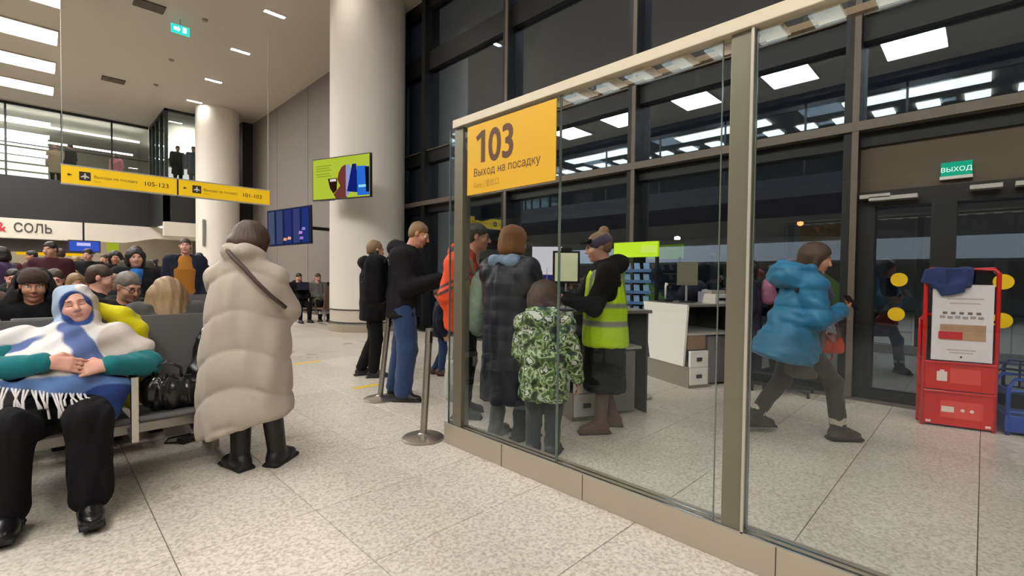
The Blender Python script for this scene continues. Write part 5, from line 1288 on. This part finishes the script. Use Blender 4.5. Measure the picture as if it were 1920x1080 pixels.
t = thing('handbag', 'orange red handbag with clear plastic bag beside the walking woman', 'bag', (4.74, .94, .80), face(1, -1) + 1.2)
S = SDF(); S.ell((0, 0, -.03), (.13, .06, .085)); S.box((0, 0, -.07), (.12, .055, .05), .03, rd=.03); put('main_body', S.build(.01, disp=wrinkle(.004, 30, 2)), mat('bag_orange_red', (190, 62, 34), .5), t)
q = MB(); q.tube([(-.09, 0, .02), (-.06, 0, .16), (0, 0, .2), (.06, 0, .16), (.09, 0, .02)], .01, 8); q.obj('handle', mat('bag_red_dk', (150, 40, 30), .5), t, smooth=2)
S = SDF(); S.ell((.02, -.03, .1), (.085, .055, .13)); S.ell((0, .0, .2), (.04, .03, .05), .04)
put('plastic_bag', S.build(.012, disp=wrinkle(.012, 34, 5)), glass('clear_film', (.8, .82, .84), .12, .15, .6), t)
q = MB(); q.tube([(.05 * math.cos(a), .01, -.15 + .045 * math.sin(a)) for a in np.linspace(0, 2 * PI, 14)], .008, 6); q.obj('ring', MATS['bag_red_dk'], t)

# ---- 10. passenger at the far desk
p = person('dark dressed passenger bending at the far gate desk beyond the glass post', 5.95, 1.98, face(-.3, 1))
J = joints(1.5); body(p, J, SKIN[1], fine=.009); hair(p, J, 'short', H_DARK)
coat(p, J, cloth('cloth_plum', (44, 38, 56), .3), .62, (.2, .2, .2, .21), (.15, .15, .15, .16), (.08, .07, .055), res=.018); trousers(p, J, BLK, (.1, .08, .07), res=.02)
for a in 'lr': shoe(p, J, a, BOOTB, .05, SOLEB, 'shoe')
t = backpack('small pink and blue backpack worn at the far gate desk', (5.99, 1.77, 1.14), face(-.3, 1), mat('pack_pink', (150, 90, 120), .7, var=.6, vscale=14), (.12, .07, .14))
t = thing('folded_jacket', 'navy jacket heaped on the far gate desk', 'jacket', at_desk(D1, .62, .66, .99), RZ)
S = SDF(); S.ell((0, 0, .1), (.2, .12, .14)); S.ell((.1, .0, .16), (.12, .1, .12), .05); S.ell((-.12, .02, .08), (.1, .09, .1), .05); S.box((0, 0, -.1), (.5, .5, .1), .01, op='s', rd=.001); put('cloth_body', S.build(.014, disp=wrinkle(.01, 18, 4)), NAVY, t)

# navy cloth on the red sizer
t = thing('draped_jacket', 'navy blue jacket hanging over the top of the red sizer', 'jacket', (5.66, .37, 1.28), math.atan2(-.97, .25))
S = SDF(); S.box((.17, -.032, .045), (.135, .012, .085), .012, rd=.008); S.box((.02, -.04, .055), (.055, .012, .065), .012, rd=.008, R=np.array(Matrix.Rotation(.25, 3, 'Y'), float)); S.box((.17, .05, .02), (.13, .012, .11), .012, rd=.008); S.box((.16, .005, .128), (.14, .05, .012), .015, rd=.01); S.box((.16, -.045, -.05), (.085, .013, .05), .012, rd=.01, R=np.array(Matrix.Rotation(-.3, 3, 'Y'), float)); S.cone((.1, -.05, .1), (.12, -.055, -.05), .016, .012, .02); S.cone((.24, -.045, .1), (.26, -.05, -.02), .016, .012, .02)
put('cloth_body', S.build(.0095, disp=wrinkle(.008, 22, 7)), cloth('cloth_denim_navy', (46, 58, 104), .4), t)

# ================================================================== THINGS ON THE BENCH
t = thing('handbag', 'glossy black leather handbag with rings on the empty seat', 'bag', (.60, 3.72, .425), .1)
S = SDF(); S.ell((0, 0, .10), (.17, .10, .11)); S.ell((-.08, -.02, .14), (.09, .08, .09), .05); S.ell((.09, .0, .08), (.1, .09, .085), .05); S.box((0, 0, -.1), (.5, .5, .1), .01, op='s', rd=.001)
put('main_body', S.build(.0095, disp=wrinkle(.008, 26, 3)), LEATH, t)
q = MB(); q.tube([(-.1, -.03, .18), (-.11, -.05, .27), (-.04, -.06, .31), (.04, -.05, .26), (.05, -.03, .17)], .009, 8); q.obj('handle', LEATH, t, smooth=2)
for x, z in ((-.1, .2), (-.06, .17)): q = MB(); q.tube([(x + .02 * math.cos(a), -.085, z + .02 * math.sin(a)) for a in np.linspace(0, 2 * PI, 13)], .0035, 6); q.obj('ring', CHROME, t)
t = thing('handbag', 'slouched black leather rucksack leaning upright beside the quilted coat', 'bag', (.84, 3.9, .425), .2)
S = SDF(); S.ell((0, 0, .14), (.14, .10, .16)); S.ell((.03, .05, .32), (.09, .07, .15), .06); S.ell((.05, .07, .46), (.05, .04, .06), .04); S.box((0, 0, -.1), (.5, .5, .1), .01, op='s', rd=.001)
put('main_body', S.build(.011, disp=wrinkle(.005, 18, 6)), LEATH, t)
q = MB(); q.tube([(.05, .05, .45), (.09, .03, .5), (.12, .02, .42), (.13, 0, .2)], .011, 6); q.obj('strap', LEATH, t, smooth=2)
t = thing('yellow_jacket', 'bright yellow jacket hung over the backrest behind the sleeping woman', 'jacket', (.36, 4.0, .5))
YJ = cloth('cloth_yellow', (214, 202, 14), .2, 60, rough=.6)
S = SDF(); S.path([(-.10, .01, .55), (.02, -.03, .52), (.10, -.05, .42), (.13, -.06, .3)], [.05, .05, .045, .04], .04); S.box((.04, .01, .26), (.09, .035, .26), .04, rd=.03); S.path([(.07, -.1, .3), (.05, -.22, .2), (.04, -.28, .0)], [.05, .045, .04], .04)
put('cloth_body', S.build(.0115, disp=wrinkle(.007, 22, 5)), YJ, t)
t = thing('charger_cable', 'black charger with a curled cable lying under the bench', 'charger', (.80, 4.3, 0))
MB().box((0, 0, .022), (.13, .07, .04), Matrix.Rotation(.4, 3, 'Z')).obj('adapter', BLACKP, t, bevel=.006)
q = MB(); q.tube([(.06, .02, .01), (.16, .05, .008), (.3, .14, .008), (.42, .17, .008), (.5, .1, .008)], .007, 6); q.tube([(-.06, 0, .01), (-.14, .06, .008), (-.1, .16, .008), (.05, .18, .008)], .006, 6); q.obj('cable', BLACKP, t, smooth=2)
# ================================================================== THE WAITING CROWD
# ---- seated on the row behind: hooded man, man with glasses, profile man, blonde
def seated(J=None, H=1.7, head=None, **ov):
    s = H / 1.75
    J = joints(H, pel=(0, -.02, .55), chest=(0, -.05, .84), neck=(0, -.03, 1.03 * s + .01), head=(0, .0, 1.2 * s), shl=(-.19, -.04, .98), shr=(.19, -.04, .98), ell=(-.25, .06, .74), elr=(.25, .06, .74), wrl=(-.1, .3, .68), wrr=(.1, .3, .68),
               hil=(-.09, 0, .52), hir=(.09, 0, .52), knl=(-.12, .42, .5), knr=(.12, .42, .5), anl=(-.12, .42, .09), anr=(.12, .42, .09), tol=(-.13, .58, .035), tor=(.13, .58, .035))
    for k, v in ov.items(): J[k] = np.array(v, float)
    return J
def seated_coat(root, J, m, w=.22, res=.018, hood=True, name='jacket', extra=None, q=None):
    S = SDF(); S.loft([(.46, 0, .02, w, .19), (.62, 0, 0, w, .18), (.85, 0, -.05, w, .155), (.98, 0, -.05, w * .84, .13), (1.05 * (J['neck'][2] / 1.03), J['neck'][0], J['neck'][1], .09, .095)])
    for a in 'lr': S.cone(J['chest'] + (0, 0, .12), J['sh' + a], .085, .095, .05); S.path([J['sh' + a], J['el' + a], J['wr' + a]], [.09, .078, .055], .035)
    if hood: hood_down(S, J, .95)
    if extra: extra(S)
    return put(name, S.build(res, disp=q or wrinkle(.006, 18, 3)), m, root)
p = person('seated man in a brown knitted cap and black hooded jacket facing us', -.03, 5.3, PI)
J = seated(H=1.72); J['R'] = headrot(0, .12); body(p, J, SKIN[1], hands=(False, False)); seated_coat(p, J, BLK, .25)
S = SDF(); S.frame(J['head'], J['R']); S.ell((0, -.01, .055), (.095, .112, .092)); S.box((0, .0, -.06), (.2, .2, .085), .01, op='s'); S.frame(); put('knitted_cap', S.build(.009), cloth('knit_brown', (66, 50, 44), .6, 40), p)
S = SDF(); S.frame(J['head'], J['R']); S.ell((0, -.04, .01), (.122, .125, .14)); S.path([(-.09, -.02, -.06), (-.14, -.02, -.2)], [.06, .07], .05); S.path([(.09, -.02, -.06), (.14, -.02, -.2)], [.06, .07], .05); S.ell((0, .13, .0), (.085, .14, .125), .02, op='s'); S.ell((0, 0, 0), (.096, .11, .115), .01, op='s'); S.frame(); put('hood', S.build(.011, disp=wrinkle(.006, 30, 1)), mat('fur_brown', (30, 26, 26), .9, bump=.6, bscale=50), p)
p = person('seated grey haired man with glasses looking down, in a black jacket', .53, 5.32, PI)
J = seated(H=1.68, head=(-.0, .05, 1.16)); J['head'] = np.array((-.02, .06, 1.17)); J['R'] = headrot(.45, .4)
body(p, J, SKIN[0], hands=(False, False)); hair(p, J, 'short', H_GREY, 1.0); seated_coat(p, J, BLK, .25)
g = MB(); c_ = J['head']; R_ = J['R']
for q in (-1, 1):
    g.tube([W_((q * .033 + .021 * math.cos(t), .1, .006 + .017 * math.sin(t))) for t in np.linspace(0, 2 * PI, 17)], .0026, 6, cap=False); g.tube([W_((q * .055, .1, .01)), W_((q * .083, .0, .01))], .0024, 6)
g.tube([W_((-.012, .102, .01)), W_((.012, .102, .01))], .002, 6); g.obj('glasses', BLACKP, p)
p = person('seated brown haired man in profile behind the man with glasses', .42, 6.0, face(1, -.25))
J = seated(H=1.8); J['R'] = headrot(0, .2); body(p, J, SKIN[2], fine=.008, hands=(False, False)); hair(p, J, 'short', H_BROWN); seated_coat(p, J, BLK2, .24)
p = person('person with long dark blonde hair seen from behind on the second bench', .70, 4.45, 0)
J = seated(H=1.66); J['head'] = np.array((0, .04, 1.15)); body(p, J, SKIN[0], fine=.01, hands=(False, False))
S = SDF(); S.frame(J['head'], J['R']); S.ell((0, -.02, .0), (.105, .12, .12)); S.path([(0, -.06, -.05), (0, -.10, -.2)], [.115, .13], .06)
for q in (-1, 1): S.path([(q * .07, -.03, -.05), (q * .13, -.05, -.2), (q * .19, -.05, -.27)], [.06, .06, .04], .05)
S.ell((0, .14, -.03), (.06, .07, .085), .014, op='s'); S.frame(); put('hair', S.build(.010, disp=lambda X, Y, Z: .0035 * np.sin(X * 90 * (1.6 - Z * .4) + 2 * np.sin(Z * 9)) + .002 * np.sin(X * 190 + Z * 20)), H_BLOND, p)
seated_coat(p, J, cloth('cloth_grey', (72, 70, 70), .4), .25, hood=False); trousers(p, J, BLK, res=.022)
for o_ in list(bpy.data.objects):
    if o_.name.startswith('person') and o_.location.y > 4.9 and o_.location.y < 6.2 and o_.location.x < 1:
        Jx = seated(H=1.7); trousers(o_, Jx, BLK if o_.location.x > 0 else JEANS, res=.024); [shoe(o_, Jx, a, BOOTB, .0, SOLEB, 'shoe') for a in 'lr']
# ---- man in the open navy coat and mustard sweater
p = person('standing man in an open navy coat over a mustard sweater', 1.66, 9.05, face(-.25, -1))
J = joints(1.84); J['R'] = headrot(0, -.05); body(p, J, SKIN[2], fine=.008); hair(p, J, 'short', H_BROWN)
def _op(S): S.box((0, .25, 1.15), (.09, .2, .6), .02, op='s', rd=.01)
coat(p, J, cloth('coat_navy', (32, 34, 52), .3), .66, (.25, .23, .23, .24), (.16, .15, .15, .16), (.095, .08, .06), name='open_coat', res=.017, extra=_op)
S = SDF(); S.loft([(.9, 0, 0, .19, .15), (1.35, 0, .01, .2, .165), (1.48, 0, 0, .14, .12), (1.58, 0, 0, .07, .08)]); put('sweater', S.build(.017), cloth('knit_mustard', (168, 110, 36), .4), p)
trousers(p, J, JEANS, (.105, .08, .07), res=.02, name='jeans')
for a in 'lr': shoe(p, J, a, BOOTB, .0, SOLEB, 'shoe')
# ---- person with the blue scarf
p = person('standing person with a bright blue scarf behind the grey haired man', .88, 7.75, PI)
J = joints(1.58); body(p, J, SKIN[0], fine=.010); hair(p, J, 'bob', H_DARK)
coat(p, J, BLK2, .6, (.23, .22, .22, .22), (.16, .15, .15, .16), (.09, .08, .06), res=.02); trousers(p, J, BLK, res=.024)
S = SDF(); nk = J['neck']; S.path([nk + (-.1, 0, 0), nk + (0, .1, -.03), nk + (.1, 0, 0)], [.05] * 3, .03); S.cone(nk + (0, .11, -.05), nk + (0, .14, -.16), .06, .05, .03); put('scarf', S.build(.014), cloth('scarf_blue', (30, 110, 190), .3), p)

# ---- simple figures for the far crowd, copied with their own clothes
def proto(kind, style, H=1.7):
    r = thing('person', 'x', 'person'); 
    if kind == 'sit':
        J = seated(H=H); J['R'] = headrot(random.uniform(-.3, .3), random.uniform(0, .35)); body(r, J, SKIN[0], fine=.012, hands=(False, False)); seated_coat(r, J, BLK, .23, .024)
    else:
        J = joints(H); J['R'] = headrot(random.uniform(-.4, .4), random.uniform(0, .3)); body(r, J, SKIN[0], fine=.012, hands=(False, False)); coat(r, J, BLK, random.choice((.55, .75)), (.23, .22, .22, .23), (.155, .15, .15, .16), (.09, .078, .06), res=.024)
    hair(r, J, style, H_DARK); trousers(r, J, BLK, res=.03)
    for a in 'lr': shoe(r, J, a, BOOTB, .0, SOLEB, 'shoe')
    return r
random.seed(11)
PR = {('sit', 'short'): proto('sit', 'short', 1.74), ('sit', 'bob'): proto('sit', 'bob', 1.66), ('sit', 'long'): proto('sit', 'long', 1.68), ('st', 'short'): proto('st', 'short', 1.76), ('st', 'bob'): proto('st', 'bob', 1.66)}
COATS = {'black': BLK, 'charcoal': BLK2, 'navy': NAVY, 'red': cloth('c_red', (150, 30, 34), .2), 'pink': cloth('c_pink', (200, 120, 130), .2), 'olive': cloth('c_olive', (74, 72, 54), .2), 'brown': cloth('c_brown', (84, 62, 50), .2), 'maroon': cloth('c_maroon', (66, 30, 36), .2), 'grey': cloth('c_grey', (110, 108, 106), .2), 'white': cloth('c_white', (190, 186, 180), .2), 'blue': cloth('c_blue', (40, 84, 150), .2), 'beige': cloth('c_beige', (158, 138, 112), .2), 'purple': cloth('c_purple', (74, 56, 96), .2)}
HAIRS = {'brown': H_BROWN, 'dark': H_DARK, 'sandy': H_SAND, 'blonde': H_BLOND, 'grey': H_GREY, 'ginger': H_GINGER}
def crowd(kind, style, c, h, x, y, rz, label, z=0, group='people waiting in the hall', first=set()):
    pr = PR[(kind, style)]
    o = pr if (kind, style) not in first else copy_tree(pr); first.add((kind, style))
    o.location = (x, y, z); o.rotation_euler = (0, 0, rz); o['label'] = label; o['group'] = group; o['category'] = 'person'; o['todo'] = 1
    del o['todo']
    for ch in o.children:
        base = ch.name.split('.')[0]
        m = {'jacket': COATS[c], 'hair': HAIRS[h], 'body': random.choice(SKIN)}.get(base)
        if m:
            ch.material_slots[0].link = 'OBJECT'; ch.material_slots[0].material = m
# x, y of the head, coats picked from the photo; rows run from near to far
L_ = [('sit', 'short', 'olive', 'brown', .12, 7.3, PI), ('sit', 'long', 'brown', 'dark', -.50, 7.3, PI), ('sit', 'bob', 'charcoal', 'sandy', .62, 7.35, 0),
      ('sit', 'bob', 'pink', 'blonde', .38, 9.4, PI), ('sit', 'long', 'olive', 'blonde', .85, 9.4, 0), ('sit', 'short', 'red', 'brown', .62, 10.7, PI), ('sit', 'short', 'black', 'dark', -.25, 9.4, PI), ('sit', 'bob', 'beige', 'grey', -.75, 9.4, PI),
      ('st', 'short', 'olive', 'brown', 1.25, 10.9, 2.6), ('st', 'bob', 'black', 'dark', .98, 11.2, 3.4), ('st', 'short', 'maroon', 'dark', .14, 10.6, 2.8), ('st', 'bob', 'purple', 'dark', -.42, 11.2, 1.2), ('sit', 'short', 'grey', 'sandy', .45, 11.8, PI), ('sit', 'bob', 'navy', 'brown', 1.7, 11.8, PI),
      ('st', 'short', 'maroon', 'brown', .32, 13.6, .6), ('st', 'short', 'charcoal', 'dark', .72, 13.2, 3.0), ('st', 'bob', 'white', 'brown', 1.2, 13.2, 3.6), ('st', 'short', 'grey', 'dark', 1.62, 14.2, 2.2), ('st', 'short', 'navy', 'dark', 2.66, 13.1, 3.8), ('st', 'bob', 'purple', 'brown', 2.35, 12.4, 3.3),
      ('sit', 'long', 'red', 'brown', .95, 14.3, PI), ('sit', 'short', 'black', 'grey', .1, 14.3, PI), ('sit', 'bob', 'blue', 'dark', -.5, 14.3, PI),
      ('st', 'short', 'maroon', 'dark', -.1, 15.8, 2.0), ('st', 'bob', 'red', 'blonde', .66, 16.3, 3.1), ('st', 'short', 'black', 'brown', 1.25, 16.8, 2.9), ('st', 'short', 'olive', 'sandy', 1.9, 16.4, 4.0), ('st', 'bob', 'charcoal', 'dark', 2.4, 17.5, 3.1),
      ('st', 'short', 'beige', 'brown', .2, 18.8, 3.0), ('st', 'bob', 'black', 'dark', .9, 19.5, 2.5), ('st', 'short', 'purple', 'grey', 1.5, 19.2, 3.4), ('st', 'short', 'maroon', 'dark', -.6, 18.5, 3.1), ('st', 'bob', 'white', 'ginger', 2.1, 20.2, 3.0), ('st', 'short', 'navy', 'dark', 2.9, 20.6, 3.2), ('st', 'short', 'brown', 'brown', 3.3, 17.0, 3.0)]
RW = ['nearest', 'second', 'third', 'fourth', 'fifth', 'sixth', 'seventh', 'back', 'rear', 'farthest', 'very last']
seen = {}
for k, (kind, st, c, h, x, y, rz) in enumerate(L_):
    key = (kind, c, h); n_ = seen.get(key, 0); seen[key] = n_ + 1
    row = RW[min(10, int((y - 7) / 1.35))]
    crowd(kind, st, c, h, x, y, rz, '%s person with %s hair in a %s jacket, %s crowd row%s' % ('seated' if kind == 'sit' else 'standing', h, c, row, ', farther right' if n_ else ''))
for x, c, h, st in ((4.98, 'black', 'dark', 'short'), (5.5, 'grey', 'brown', 'short'), (6.0, 'maroon', 'dark', 'bob')):
    crowd('sit', st, c, h, x, 13.15, PI, 'person with %s hair in a %s jacket seated on the brown bench' % (h, c), group='people on the brown bench')
o = MB().box((0, 0, 0), (.3, .02, .2)).obj('laptop_lid', mat('laptop_navy', (34, 34, 60), .5)); o.location = (4.98, 12.84, .98); tag(o, 'open dark laptop on the lap of the person on the brown bench', 'laptop')
MB().box((0, .1, -.1), (.3, .2, .015)).obj('keyboard_base', BLACKP, o)
for x, y, c, h, st, rz, d in ((1.0, 27.6, 'charcoal', 'dark', 'short', 1, 'leftmost'), (2.5, 27.8, 'pink', 'brown', 'bob', 2.4, 'second'), (.55, 28.4, 'beige', 'sandy', 'short', 3, 'half hidden'), (4.25, 24.6, 'black', 'dark', 'short', 3.3, 'near the corner post'), (4.75, 24.2, 'navy', 'dark', 'short', 2.9, 'beside the far column'), (5.3, 25.6, 'purple', 'brown', 'bob', 3.1, 'right')):
    crowd('st', st, c, h, x, y, rz, 'person in a %s jacket up on the mezzanine, %s' % (c, d), z=4.95, group='people on the mezzanine')
